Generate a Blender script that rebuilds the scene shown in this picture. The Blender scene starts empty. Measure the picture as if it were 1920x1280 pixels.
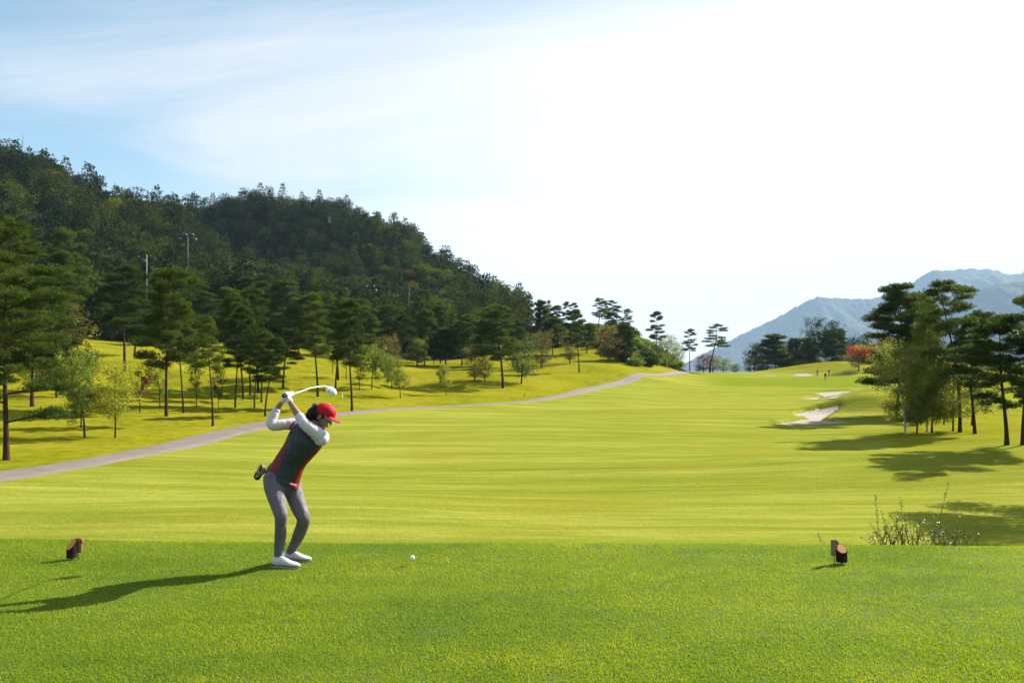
import bpy, math, random
import numpy as np
from mathutils import Vector, Matrix
R = math.radians
rng = np.random.default_rng(7)
random.seed(7)
scene = bpy.context.scene
col = scene.collection
F = 1500.0; CX = 960.0; HY = 720.0; CZ = 1.6      # focal in photo pixels, centre column, horizon row, eye height

# ------------------------------------------------------------------ helpers
def tag(o, label=None, cat=None, group=None, kind=None):
    if label: o['label'] = label
    if cat: o['category'] = cat
    if group: o['group'] = group
    if kind: o['kind'] = kind
    return o

def mesh_np(name, V, Fc, mat=None, smooth=False, attrs=None, mats=None, midx=None):
    V = np.asarray(V, dtype=np.float32).reshape(-1, 3)
    me = bpy.data.meshes.new(name)
    if isinstance(Fc, (list, tuple)) and len(Fc) and not isinstance(Fc[0], (int, np.integer)) and len({len(f) for f in Fc}) > 1:
        me.from_pydata([tuple(map(float, v)) for v in V], [], [tuple(map(int, f)) for f in Fc])
    else:
        Fc = np.asarray(Fc, dtype=np.int32)
        n, k = Fc.shape
        me.vertices.add(len(V)); me.vertices.foreach_set('co', V.ravel())
        me.loops.add(n*k); me.loops.foreach_set('vertex_index', Fc.ravel())
        me.polygons.add(n)
        me.polygons.foreach_set('loop_start', np.arange(0, n*k, k, dtype=np.int32))
        me.update(calc_edges=True)
    if smooth: me.polygons.foreach_set('use_smooth', np.ones(len(me.polygons), dtype=bool))
    if attrs:
        for an, a in attrs.items():
            a = np.asarray(a, dtype=np.float32)
            if a.ndim == 1:
                at = me.attributes.new(an, 'FLOAT', 'POINT'); at.data.foreach_set('value', a)
            else:
                at = me.attributes.new(an, 'FLOAT_COLOR', 'POINT')
                if a.shape[1] == 3: a = np.concatenate([a, np.ones((len(a), 1), np.float32)], 1)
                at.data.foreach_set('color', a.ravel())
    for m in (mats or ([mat] if mat else [])): me.materials.append(m)
    if midx is not None: me.polygons.foreach_set('material_index', np.asarray(midx, dtype=np.int32))
    me.update()
    return me

def link(name, me, parent=None, loc=None):
    o = bpy.data.objects.new(name, me); col.objects.link(o)
    if parent: o.parent = parent
    if loc is not None: o.location = loc
    return o

def empty(name, loc=(0, 0, 0), rz=0.0):
    o = bpy.data.objects.new(name, None); col.objects.link(o)
    o.location = loc; o.rotation_euler = (0, 0, rz); o.empty_display_size = 0.2
    return o

class MB:
    """collects pieces (verts, faces, material index) for ONE mesh"""
    def __init__(s): s.V = []; s.F = []; s.M = []; s.n = 0
    def add(s, V, Fs, m=0):
        V = np.asarray(V, float).reshape(-1, 3); s.V.append(V)
        for f in Fs: s.F.append(tuple(int(i)+s.n for i in f)); s.M.append(m)
        s.n += len(V); return s
    def mesh(s, name, mats, smooth=True):
        me = bpy.data.meshes.new(name)
        me.from_pydata(np.concatenate(s.V).tolist(), [], s.F)
        for m in (mats if isinstance(mats, (list, tuple)) else [mats]): me.materials.append(m)
        me.polygons.foreach_set('material_index', np.array(s.M, dtype=np.int32))
        if smooth: me.polygons.foreach_set('use_smooth', np.ones(len(me.polygons), dtype=bool))
        me.update(); return me
    def build(s, name, mats, parent=None, smooth=True): return link(name, s.mesh(name, mats, smooth), parent)

def loft(pts, rad, segs=14, side=(1, 0, 0), cap=True, power=2.0):
    """tube through pts; rad: r or (a along side, b across)"""
    P = np.array(pts, float); n = len(P); V = []; Fs = []
    T = np.gradient(P, axis=0); T /= np.linalg.norm(T, axis=1)[:, None] + 1e-9
    side = np.array(side, float)
    for i in range(n):
        t = T[i]; s = side - t*np.dot(side, t)
        if np.linalg.norm(s) < 1e-3: s = np.array([0.0, 0.3, 1.0]); s = s - t*np.dot(s, t)
        s /= np.linalg.norm(s); b = np.cross(t, s)
        r = rad[i] if isinstance(rad, (list, tuple, np.ndarray)) else rad
        ra, rb = (r if isinstance(r, (tuple, list)) else (r, r))
        for k in range(segs):
            a = 2*math.pi*k/segs; c, d = math.cos(a), math.sin(a)
            if power != 2.0:
                c = math.copysign(abs(c)**(2/power), c); d = math.copysign(abs(d)**(2/power), d)
            V.append(P[i] + s*ra*c + b*rb*d)
    for i in range(n-1):
        for k in range(segs):
            k2 = (k+1) % segs
            Fs.append((i*segs+k, i*segs+k2, (i+1)*segs+k2, (i+1)*segs+k))
    if cap:
        for i, sg in ((0, -1), (n-1, 1)):
            r = rad[i] if isinstance(rad, (list, tuple, np.ndarray)) else rad
            rm = min(r) if isinstance(r, (tuple, list)) else r
            ring = [np.array(V[i*segs+k]) for k in range(segs)]; base = i*segs
            for q in (0.5, 0.85):
                off = T[i]*sg*rm*math.sin(math.acos(1-q*0.93))*0.6
                sc = 1 - q*0.75
                st = len(V)
                for k in range(segs): V.append(P[i] + (ring[k]-P[i])*sc + off)
                for k in range(segs):
                    k2 = (k+1) % segs
                    f = (base+k, base+k2, st+k2, st+k); Fs.append(f if sg > 0 else f[::-1])
                base = st
            V.append(P[i] + T[i]*sg*rm*0.62); c = len(V)-1
            for k in range(segs):
                f = (base+k, base+(k+1) % segs, c); Fs.append(f if sg > 0 else f[::-1])
    return np.array(V), Fs

def spline(pts, n):
    """Catmull-Rom through control points (any dimension)"""
    P = np.array(pts, float); P = np.vstack([2*P[0]-P[1], P, 2*P[-1]-P[-2]]); m = len(P)-3
    out = []
    for q in np.linspace(0, m-1e-6, n):
        i = int(q); t = q-i; a, b, c, d = P[i:i+4]
        out.append(0.5*((2*b)+(-a+c)*t+(2*a-5*b+4*c-d)*t*t+(-a+3*b-3*c+d)*t**3))
    return np.array(out)

def box(c, s, rot=None):
    c = np.array(c, float); V = np.array([[x, y, z] for x in (-1, 1) for y in (-1, 1) for z in (-1, 1)], float)*np.array(s)/2
    if rot is not None: V = V @ np.array(rot).T
    return V+c, [(0, 1, 3, 2), (4, 6, 7, 5), (0, 4, 5, 1), (2, 3, 7, 6), (0, 2, 6, 4), (1, 5, 7, 3)]

def ellipsoid(c, r, rot=None, nu=16, nv=10):
    V = []; Fs = []
    for j in range(nv+1):
        th = math.pi*j/nv
        for i in range(nu):
            ph = 2*math.pi*i/nu
            V.append((math.sin(th)*math.cos(ph), math.sin(th)*math.sin(ph), math.cos(th)))
    V = np.array(V)*np.array(r)
    if rot is not None: V = V @ np.array(rot).T
    for j in range(nv):
        for i in range(nu):
            i2 = (i+1) % nu
            Fs.append((j*nu+i, (j+1)*nu+i, (j+1)*nu+i2, j*nu+i2))
    return V+np.array(c, float), Fs

def fuse(name, mb, mats, parent=None, voxel=0.006, smooth_it=4):
    """voxel-merge the collected pieces into one continuous skin"""
    me = mb.mesh(name, mats); o = bpy.data.objects.new(name, me); col.objects.link(o)
    m = o.modifiers.new('r', 'REMESH'); m.mode = 'VOXEL'; m.voxel_size = voxel
    s = o.modifiers.new('s', 'SMOOTH'); s.factor = 0.5; s.iterations = smooth_it
    dg = bpy.context.evaluated_depsgraph_get(); dg.update()
    me2 = bpy.data.meshes.new_from_object(o.evaluated_get(dg))
    me2.name = name; o.modifiers.clear(); o.data = me2; bpy.data.meshes.remove(me)
    me2.polygons.foreach_set('use_smooth', np.ones(len(me2.polygons), dtype=bool))
    if not me2.materials:
        me2.materials.append(mats if not isinstance(mats, (list, tuple)) else mats[0])
    if parent: o.parent = parent
    return o

# value noise (numpy)
_perm = np.random.default_rng(3).random((64, 64, 8)).astype(np.float64)
def vnoise2(x, y, k=0):
    x = np.asarray(x, float); y = np.asarray(y, float)
    xi = np.floor(x).astype(int); yi = np.floor(y).astype(int); fx = x-xi; fy = y-yi
    fx = fx*fx*fx*(fx*(fx*6-15)+10); fy = fy*fy*fy*(fy*(fy*6-15)+10)
    g = lambda a, b: _perm[a & 63, b & 63, k]
    return (g(xi, yi)*(1-fx)*(1-fy)+g(xi+1, yi)*fx*(1-fy)+g(xi, yi+1)*(1-fx)*fy+g(xi+1, yi+1)*fx*fy)*2-1
def fbm2(x, y, o=4, k=0):
    s = 0; a = 1.0; t = 0
    for i in range(o):
        s = s+a*vnoise2(x*2**i+i*7.3, y*2**i+i*3.1, (k+i) % 8); t += a; a *= 0.5
    return s/t
def sstep(a, b, x):
    t = np.clip((np.asarray(x, float)-a)/(b-a), 0, 1); return t*t*(3-2*t)

# ------------------------------------------------------------------ materials
class NT:
    def __init__(s, name):
        s.m = bpy.data.materials.new(name); s.m.use_nodes = True
        s.t = s.m.node_tree; s.t.nodes.clear(); s.out = s.t.nodes.new('ShaderNodeOutputMaterial')
    def n(s, typ, **kw):
        nd = s.t.nodes.new(typ)
        for k, v in kw.items():
            if k == 'ins':
                for a, b in v.items():
                    if isinstance(b, bpy.types.NodeSocket): s.t.links.new(b, nd.inputs[a])
                    else: nd.inputs[a].default_value = b
            else: setattr(nd, k, v)
        return nd
    def l(s, a, b): s.t.links.new(a, b)
    def math(s, op, a, b=0.5, clamp=False):
        nd = s.n('ShaderNodeMath', operation=op, use_clamp=clamp, ins={0: a, 1: b}); return nd.outputs[0]
    def mix(s, f, a, b, bt='MIX'):
        nd = s.n('ShaderNodeMix', data_type='RGBA', blend_type=bt)
        for k, v in ((0, f), (6, a), (7, b)):
            if isinstance(v, bpy.types.NodeSocket): s.l(v, nd.inputs[k])
            else: nd.inputs[k].default_value = v if k == 0 else (*v, 1)
        return nd.outputs[2]
    def noise(s, vec, scale, detail=4, rough=0.55, dist=0.0):
        nd = s.n('ShaderNodeTexNoise', ins={'Scale': scale, 'Detail': detail, 'Roughness': rough, 'Distortion': dist})
        if vec is not None: s.l(vec, nd.inputs['Vector'])
        return nd.outputs['Fac']
    def ramp(s, f, stops):
        nd = s.n('ShaderNodeValToRGB'); s.l(f, nd.inputs[0]); cr = nd.color_ramp
        while len(cr.elements) < len(stops): cr.elements.new(0.5)
        for e, (p, c) in zip(cr.elements, stops): e.position = p; e.color = (*c, 1) if len(c) == 3 else c
        return nd.outputs[0]
    def mapv(s, vec, sc, loc=(0, 0, 0)):
        nd = s.n('ShaderNodeMapping'); s.l(vec, nd.inputs[0]); nd.inputs['Scale'].default_value = sc; nd.inputs['Location'].default_value = loc
        return nd.outputs[0]
    def pos(s): return s.n('ShaderNodeNewGeometry').outputs['Position']
    def obj(s): return s.n('ShaderNodeTexCoord').outputs['Object']
    def bump(s, h, st=0.5, d=0.02):
        nd = s.n('ShaderNodeBump', ins={'Strength': st, 'Distance': d}); s.l(h, nd.inputs['Height']); return nd.outputs[0]
    def bsdf(s, colr, rough=0.7, nrm=None, spec=0.3, **kw):
        nd = s.n('ShaderNodeBsdfPrincipled')
        if isinstance(colr, bpy.types.NodeSocket): s.l(colr, nd.inputs['Base Color'])
        else: nd.inputs['Base Color'].default_value = (*colr, 1)
        if isinstance(rough, bpy.types.NodeSocket): s.l(rough, nd.inputs['Roughness'])
        else: nd.inputs['Roughness'].default_value = rough
        nd.inputs['Specular IOR Level'].default_value = spec
        if nrm is not None: s.l(nrm, nd.inputs['Normal'])
        for k, v in kw.items(): nd.inputs[k.replace('_', ' ')].default_value = v
        return nd.outputs[0]
    def done(s, sh): s.l(sh, s.out.inputs['Surface']); return s.m

def simple(name, c, rough=0.7, var=0.12, scale=20, bump=0.15, spec=0.3, **kw):
    t = NT(name); v = t.obj(); f = t.noise(v, scale, 5)
    cc = t.mix(f, tuple(x*(1-var) for x in c), tuple(min(1, x*(1+var)) for x in c))
    return t.done(t.bsdf(cc, rough, t.bump(t.noise(v, scale*3, 4), bump, 0.01), spec, **kw))

def leafmat(name, stops, transl=0.35, rough=0.5, spec=0.25, tint=(1.25, 1.3, 0.5), clump=0.6, per=0.22):
    """leaf colour varies leaf by leaf (attribute rnd), clump by clump and tree by tree"""
    t = NT(name)
    r = t.n('ShaderNodeAttribute', attribute_name='rnd').outputs['Fac']
    oi = t.n('ShaderNodeObjectInfo').outputs['Random']
    cl = t.noise(t.obj(), clump, 2)
    f = t.math('ADD', t.math('MULTIPLY', r, 0.45), t.math('ADD', t.math('MULTIPLY', cl, 0.6), t.math('MULTIPLY', t.math('SUBTRACT', oi, 0.5), per)), True)
    c = t.ramp(f, stops)
    d = t.bsdf(c, rough, None, spec)
    tr = t.n('ShaderNodeBsdfTranslucent'); t.l(t.mix(1.0, c, tint, 'MULTIPLY'), tr.inputs[0])
    m = t.n('ShaderNodeMixShader', ins={0: transl}); t.l(d, m.inputs[1]); t.l(tr.outputs[0], m.inputs[2])
    return t.done(m.outputs[0])

M = {}
M['needle'] = leafmat('pine_needles', [(0.2, (0.010, 0.026, 0.008)), (0.5, (0.032, 0.058, 0.010)), (0.8, (0.118, 0.152, 0.016))], 0.32, 0.5, 0.10)  # tone range widened to imitate sunlit pad tops and dark gaps
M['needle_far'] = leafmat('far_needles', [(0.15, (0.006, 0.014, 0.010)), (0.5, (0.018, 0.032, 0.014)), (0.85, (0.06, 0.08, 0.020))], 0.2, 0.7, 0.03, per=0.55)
M['leaf_green'] = leafmat('green_leaves', [(0.15, (0.04, 0.07, 0.012)), (0.5, (0.11, 0.15, 0.016)), (0.85, (0.27, 0.29, 0.03))], 0.48)
M['leaf_yellow'] = leafmat('yellow_leaves', [(0.15, (0.10, 0.13, 0.015)), (0.5, (0.23, 0.24, 0.022)), (0.85, (0.40, 0.34, 0.03))], 0.5)
M['leaf_orange'] = leafmat('orange_leaves', [(0.15, (0.04, 0.055, 0.010)), (0.5, (0.085, 0.095, 0.014)), (0.7, (0.14, 0.11, 0.016)), (0.95, (0.21, 0.10, 0.02))], 0.4, tint=(1.2, 1.0, 0.5))
M['leaf_red'] = leafmat('red_leaves', [(0.15, (0.16, 0.015, 0.008)), (0.5, (0.34, 0.030, 0.012)), (0.85, (0.50, 0.09, 0.018))], 0.4, tint=(1.3, 0.9, 0.5))
M['leaf_darkred'] = leafmat('dark_red_leaves', [(0.15, (0.05, 0.02, 0.012)), (0.5, (0.12, 0.035, 0.02)), (0.85, (0.2, 0.06, 0.03))], 0.35, tint=(1.2, 0.8, 0.6))
M['leaf_dark'] = leafmat('dark_leaves', [(0.15, (0.016, 0.034, 0.012)), (0.5, (0.04, 0.068, 0.016)), (0.85, (0.10, 0.13, 0.025))], 0.35)
M['leaf_wood'] = leafmat('woodland_leaves', [(0.1, (0.005, 0.012, 0.008)), (0.5, (0.017, 0.032, 0.011)), (0.85, (0.068, 0.090, 0.018))], 0.25, 0.8, 0.02, clump=0.25, per=0.7)  # leaf colour lowered to imitate the shaded face of the hill
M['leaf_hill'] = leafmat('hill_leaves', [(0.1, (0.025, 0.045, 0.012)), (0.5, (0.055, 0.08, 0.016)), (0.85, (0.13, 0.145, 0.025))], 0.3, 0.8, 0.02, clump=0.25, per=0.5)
M['leaf_rust'] = leafmat('rust_leaves', [(0.1, (0.035, 0.03, 0.012)), (0.5, (0.08, 0.055, 0.018)), (0.85, (0.14, 0.08, 0.025))], 0.3, 0.8, 0.02, clump=0.25)
M['leaf_birch'] = leafmat('birch_leaves', [(0.15, (0.06, 0.085, 0.012)), (0.5, (0.13, 0.15, 0.02)), (0.85, (0.27, 0.25, 0.03))], 0.45)

def maple_leaves():
    t = NT('maple_leaves'); r = t.n('ShaderNodeAttribute', attribute_name='rnd').outputs['Fac']; s = t.n('ShaderNodeSeparateXYZ'); t.l(t.obj(), s.inputs[0])
    f = t.math('ADD', t.math('MULTIPLY', t.math('SUBTRACT', s.outputs[2], 2.7), 0.9), t.math('MULTIPLY', t.noise(t.obj(), 1.2, 2), 0.5), True)
    c = t.mix(f, t.ramp(r, [(0.1, (0.07, 0.075, 0.012)), (0.9, (0.24, 0.13, 0.02))]), t.ramp(r, [(0.1, (0.20, 0.012, 0.008)), (0.9, (0.50, 0.07, 0.02))]))
    d = t.bsdf(c, 0.5, None, 0.1); tr = t.n('ShaderNodeBsdfTranslucent'); t.l(c, tr.inputs[0]); m = t.n('ShaderNodeMixShader', ins={0: 0.4}); t.l(d, m.inputs[1]); t.l(tr.outputs[0], m.inputs[2])
    return t.done(m.outputs[0])
M['leaf_maple'] = maple_leaves()
def bark(name, c1, c2, sc=(14, 14, 3)):
    t = NT(name); v = t.mapv(t.obj(), sc); f = t.noise(v, 1.0, 6, 0.65)
    return t.done(t.bsdf(t.ramp(f, [(0.35, c1), (0.7, c2)]), 0.9, t.bump(f, 0.9, 0.05), 0.1))
M['bark'] = bark('pine_bark', (0.018, 0.012, 0.009), (0.085, 0.05, 0.032))
M['bark_red'] = bark('red_bark', (0.04, 0.018, 0.012), (0.14, 0.06, 0.035))
def birch_bark():
    t = NT('birch_bark'); v = t.mapv(t.obj(), (3, 3, 14)); f = t.noise(v, 1.2, 4, 0.6)
    return t.done(t.bsdf(t.ramp(f, [(0.40, (0.06, 0.05, 0.045)), (0.5, (0.5, 0.47, 0.42)), (0.8, (0.62, 0.6, 0.55))]), 0.8, t.bump(f, 0.3, 0.02)))
M['birch'] = birch_bark()
M['metal'] = simple('painted_steel', (0.05, 0.05, 0.055), 0.5)
M['metal_light'] = simple('galvanised_steel', (0.22, 0.225, 0.23), 0.45)
M['lamp_glass'] = simple('lamp_glass', (0.75, 0.75, 0.72), 0.15, 0.03, 5, 0.0, 0.6)

# ------------------------------------------------------------------ camera, sun, sky
cam = bpy.data.cameras.new('camera'); co = bpy.data.objects.new('camera', cam); col.objects.link(co)
co.location = (0, 0, CZ); co.rotation_euler = (R(90), 0, 0)
cam.sensor_width = 36; cam.lens = 36*F/1920; cam.shift_y = (HY-640)/1920; cam.clip_start = 0.1; cam.clip_end = 40000
scene.camera = co
SUN_AZ, SUN_EL = 52.0, 33.0      # degrees to the right of the view direction, and up
sd = Vector((math.sin(R(SUN_AZ))*math.cos(R(SUN_EL)), math.cos(R(SUN_AZ))*math.cos(R(SUN_EL)), math.sin(R(SUN_EL))))
sl = bpy.data.lights.new('sun', 'SUN'); sl.energy = 5.0; sl.angle = R(0.55); sl.color = (1.0, 0.93, 0.80)
so = bpy.data.objects.new('sun', sl); col.objects.link(so); so.rotation_euler = sd.to_track_quat('Z', 'Y').to_euler(); so.location = (30, 30, 40)

w = bpy.data.worlds.new('World'); scene.world = w; w.use_nodes = True
t = w.node_tree; t.nodes.clear()
W = NT.__new__(NT); W.t = t; W.out = t.nodes.new('ShaderNodeOutputWorld')
sky = W.n('ShaderNodeTexSky', sky_type='NISHITA', sun_disc=False, sun_elevation=R(SUN_EL), sun_rotation=R(SUN_AZ), altitude=200.0, air_density=1.0, dust_density=1.2, ozone_density=1.3)
d = W.n('ShaderNodeTexCoord').outputs['Generated']
sep = W.n('ShaderNodeSeparateXYZ'); W.l(d, sep.inputs[0])
z = W.math('ADD', W.math('MAXIMUM', sep.outputs[2], 0.0), 0.18)
cx = W.math('DIVIDE', sep.outputs[0], z); cy = W.math('DIVIDE', sep.outputs[1], z)
cv = W.n('ShaderNodeCombineXYZ', ins={0: cx, 1: cy, 2: 0.0}).outputs[0]
n1 = W.noise(W.mapv(cv, (0.55, 1.1, 1), (3.1, 0.4, 0)), 1.0, 8, 0.58, 0.6)
n2 = W.noise(W.mapv(cv, (0.25, 0.35, 1), (1.3, 2.2, 0)), 1.0, 3, 0.5, 0.2)
cirrus = W.n('ShaderNodeMapRange', interpolation_type='SMOOTHSTEP', ins={0: W.math('ADD', W.math('MULTIPLY', n1, 0.6), W.math('MULTIPLY', n2, 0.4)), 1: 0.46, 2: 0.61}).outputs[0]
dt = W.n('ShaderNodeVectorMath', operation='DOT_PRODUCT', ins={0: d, 1: tuple(sd)}).outputs['Value']
dv = W.math('ADD', W.math('SUBTRACT', dt, W.math('MULTIPLY', sep.outputs[2], 1.5)), W.math('MULTIPLY', W.math('SUBTRACT', n1, 0.5), 0.35))
veil = W.n('ShaderNodeMapRange', interpolation_type='SMOOTHSTEP', ins={0: dv, 1: -0.15, 2: 0.38}).outputs[0]
low = W.n('ShaderNodeMapRange', interpolation_type='SMOOTHSTEP', ins={0: sep.outputs[2], 1: 0.22, 2: 0.0, 3: 0.0, 4: 0.6}).outputs[0]
inv = W.math('SUBTRACT', 1.0, W.math('MULTIPLY', cirrus, 0.88))
inv = W.math('MULTIPLY', inv, W.math('SUBTRACT', 1.0, W.math('MULTIPLY', veil, 0.93)))
inv = W.math('MULTIPLY', inv, W.math('SUBTRACT', 1.0, low))
cloud = W.math('SUBTRACT', 1.0, inv, True)
skyc = W.mix(1.0, sky.outputs[0], (1.12, 1.30, 1.18), 'MULTIPLY')
glow = W.math('ADD', 6.0, W.math('MULTIPLY', W.math('MULTIPLY', veil, veil), 2.6))
gc = W.n('ShaderNodeCombineXYZ', ins={0: glow, 1: W.math('MULTIPLY', glow, 1.005), 2: W.math('MULTIPLY', glow, 1.02)}).outputs[0]
mixc = W.mix(cloud, skyc, gc)
bg = W.n('ShaderNodeBackground', ins={'Strength': 0.050}); W.l(mixc, bg.inputs[0]); W.l(bg.outputs[0], W.out.inputs[0])

scene.view_settings.view_transform = 'Standard'; scene.view_settings.look = 'None'
scene.view_settings.exposure = 1.6; scene.view_settings.gamma = 1.0
cy_ = scene.cycles
scene.render.engine = 'CYCLES'
cy_.max_bounces = 6; cy_.diffuse_bounces = 3; cy_.glossy_bounces = 2; cy_.transmission_bounces = 4; cy_.volume_bounces = 0; cy_.transparent_max_bounces = 6
cy_.use_denoising = True
try: cy_.denoiser = 'OPENIMAGEDENOISE'
except Exception: pass
cy_.sample_clamp_indirect = 4.0
cy_.volume_step_rate = 10.0
# ------------------------------------------------------------------ terrain
# each row: the photo rows at which the ground lies at that distance, for the columns below
PXK = np.array([-3500, -900, -400, 0, 200, 400, 600, 800, 1000, 1150, 1300, 1450, 1600, 1800, 2000, 2400, 5000], float)
TAB = {
 14:  [1170]*17,
 20:  [1035]*17,
 28:  [ 935, 935, 937, 938, 940, 942, 943, 944, 945, 945, 945, 945, 945, 944, 942, 935, 935],
 36:  [ 860, 865, 872, 882, 887, 889, 890, 890, 890, 890, 890, 889, 886, 878, 868, 855, 850],
 46:  [ 780, 785, 800, 830, 838, 843, 846, 846, 846, 846, 846, 846, 844, 838, 828, 810, 800],
 60:  [ 700, 705, 725, 762, 779, 793, 803, 807, 807, 807, 807, 807, 807, 809, 806, 790, 770],
 80:  [ 640, 640, 660, 705, 725, 745, 757, 769, 773, 774, 774, 775, 784, 789, 785, 770, 745],
 110: [ 560, 560, 590, 655, 672, 690, 706, 728, 739, 740, 745, 745, 750, 764, 762, 745, 720],
 150: [ 470, 470, 500, 595, 635, 652, 672, 690, 697, 716, 723, 724, 726, 735, 730, 715, 700],
 200: [ 370, 370, 390, 480, 580, 612, 645, 668, 655, 652, 703, 709, 707, 705, 700, 690, 680],
 240: [ 280, 280, 300, 395, 500, 585, 615, 645, 628, 616, 698, 700, 692, 690, 690, 680, 670],
 300: [ 200, 200, 215, 296, 385, 430, 560, 600, 618, 640, 702, 706, 702, 700, 700, 690, 680],
 360: [ 220, 220, 240, 330, 400, 520, 560, 570, 608, 660, 720, 730, 730, 730, 730, 720, 710],
 440: [ 260, 260, 280, 370, 410, 400, 392, 452, 592, 665, 735, 745, 745, 745, 745, 740, 730],
 560: [ 330, 330, 350, 440, 480, 490, 520, 580, 650, 700, 740, 745, 745, 745, 745, 740, 735],
 900: [ 560, 560, 580, 640, 660, 680, 700, 715, 730, 735, 738, 738, 738, 738, 738, 736, 734],
 2500: [ 722]*17,
 9000: [ 721.5]*17,
}
YK = np.array(sorted(TAB)); PT = np.array([TAB[int(y)] for y in YK], float)
PXN = np.array(sorted(list(PXK)+[100, 300, 500, 700, 760, 850, 900]), float)
PT = np.array([np.interp(PXN, PXK, r) for r in PT]); PXK = PXN
def ridge(Yv, pts):
    i = list(YK).index(Yv); a = np.array(pts, float); m_ = (PXK >= a[0, 0]) & (PXK <= a[-1, 0]); PT[i, m_] = np.interp(PXK[m_], a[:, 0], a[:, 1])
ridge(300, [(0, 332), (100, 372), (200, 415), (300, 448), (400, 520), (500, 575), (600, 590), (700, 605), (800, 615), (900, 618), (1000, 625)])
ridge(360, [(0, 360), (100, 390), (200, 440), (300, 500), (400, 560), (500, 560), (600, 545), (700, 530), (760, 530), (850, 560), (900, 580), (1000, 608)])
ridge(440, [(0, 420), (100, 430), (200, 430), (300, 418), (400, 414), (500, 400), (600, 408), (700, 440), (760, 466), (800, 500), (850, 540), (900, 580), (1000, 622)])
ZK = CZ-(PT-HY)*YK[:, None]/F

def pchip_eval(x, y, xq):
    """monotone cubic along axis 0 of y"""
    h = np.diff(x); dl = np.diff(y, axis=0)/h.reshape((-1,)+(1,)*(y.ndim-1))
    m = np.zeros_like(y); m[0] = dl[0]; m[-1] = dl[-1]
    hh = h.reshape((-1,)+(1,)*(y.ndim-1))
    w1 = 2*hh[1:]+hh[:-1]; w2 = hh[1:]+2*hh[:-1]
    ok = dl[:-1]*dl[1:] > 0
    with np.errstate(divide='ignore', invalid='ignore'):
        mm = (w1+w2)/(w1/dl[:-1]+w2/dl[1:])
    m[1:-1] = np.where(ok, mm, 0)
    i = np.clip(np.searchsorted(x, xq)-1, 0, len(x)-2)
    tt = np.clip((xq-x[i])/h[i], 0, 1); s = (-1,)+(1,)*(y.ndim-1); tt = tt.reshape(s); H = h[i].reshape(s)
    return (2*tt**3-3*tt**2+1)*y[i]+(tt**3-2*tt**2+tt)*H*m[i]+(-2*tt**3+3*tt**2)*y[i+1]+(tt**3-tt**2)*H*m[i+1]

gcols = np.concatenate([np.arange(-3500, -300, 60), np.arange(-300, 2300, 4), np.arange(2300, 5001, 60)]).astype(float)
gy = [9.0]
while gy[-1] < 250: gy.append(gy[-1]*1.0062)
while gy[-1] < 9000: gy.append(gy[-1]*1.018)
gy = np.array(gy); gy[-1] = 9000
Zc = pchip_eval(PXK, ZK.T.copy(), gcols).T               # (YK, cols)
Z = pchip_eval(np.log(YK), Zc, np.log(np.clip(gy, 14, 9000)))   # (rows, cols)
GX = (gcols-CX)/F*gy[:, None]; GY = np.repeat(gy[:, None], len(gcols), 1)
PXG = np.repeat(gcols[None], len(gy), 0)
def blur(a, it):
    for _ in range(it):
        b = a.copy(); b[1:-1] = (a[:-2]+2*a[1:-1]+a[2:])/4; a = b
        b = a.copy(); b[:, 1:-1] = (a[:, :-2]+2*a[:, 1:-1]+a[:, 2:])/4; a = b
    return a
Z = blur(Z, 8); Zs_ = blur(Z, 50); wz_ = sstep(200, 270, GY); Z = Zs_*(1-wz_)+Z*wz_
def bumpat(px, Y, h, sx, sy, rot=0.0):
    X0 = (px-CX)/F*Y; dx = GX-X0; dy = GY-Y; c, s = math.cos(rot), math.sin(rot)
    a = (dx*c+dy*s)/sx; b = (-dx*s+dy*c)/sy
    return h*np.exp(-(a*a+b*b)/2)
# swells of the course
und = fbm2(GX/26, GY/26, 2, 1)*sstep(20, 40, GY)*(1-sstep(170, 230, GY))
Z += und*0.34
Z += fbm2(GX/7, GY/7, 2, 4)*0.05*sstep(18, 30, GY)
for b in [(1612, 83.5, 1.6, 3.2, 2.0, 0), (1665, 87, 2.5, 4.2, 2.8, 0), (1668, 103, 2.4, 5.0, 3.2, 0.3), (1720, 76, 0.5, 5, 4, 0.0), (1180, 150, 1.0, 8, 6, 0), (980, 120, 0.9, 6, 6, 0), (1130, 160, 1.6, 8, 8, 0),
          (1640, 125, 1.0, 7, 5, 0.2), (1785, 60, 0.45, 4.5, 4, 0), (1880, 48, 0.4, 3.5, 4, 0),
          (1560, 222, 1.8, 9, 7, 0), (1480, 225, 1.2, 8, 6, 0), (1610, 225, 1.2, 8, 6, 0), (1400, 215, 0.8, 9, 5, 0),
          (800, 118, 1.2, 5, 7, 0.3), (880, 120, 0.9, 5, 6, 0), (560, 98, 1.1, 5, 6, 0), (660, 95, 0.6, 4, 5, 0),
          (290, 100, 1.3, 5, 6, 0), (420, 90, 0.7, 5, 5, 0), (520, 130, 1.5, 7, 7, 0), (1080, 140, 0.8, 5, 6, 0),
          (300, 26, 0.16, 3, 3, 0), (700, 27, 0.22, 4, 3, 0.2), (1500, 40, 0.22, 8, 4, 0.1), (1000, 60, 0.3, 12, 6, 0)]:
    Z += bumpat(*b)
# rougher ground under the woods
hillw = sstep(180, 280, GY)*(1-sstep(900, 1500, GY))*(1-sstep(1180, 1260, PXG))
Z += fbm2(GX/38, GY/38, 4, 2)*5.0*hillw*sstep(240, 330, GY)
PYG = HY+(CZ-Z)*F/GY

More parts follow.
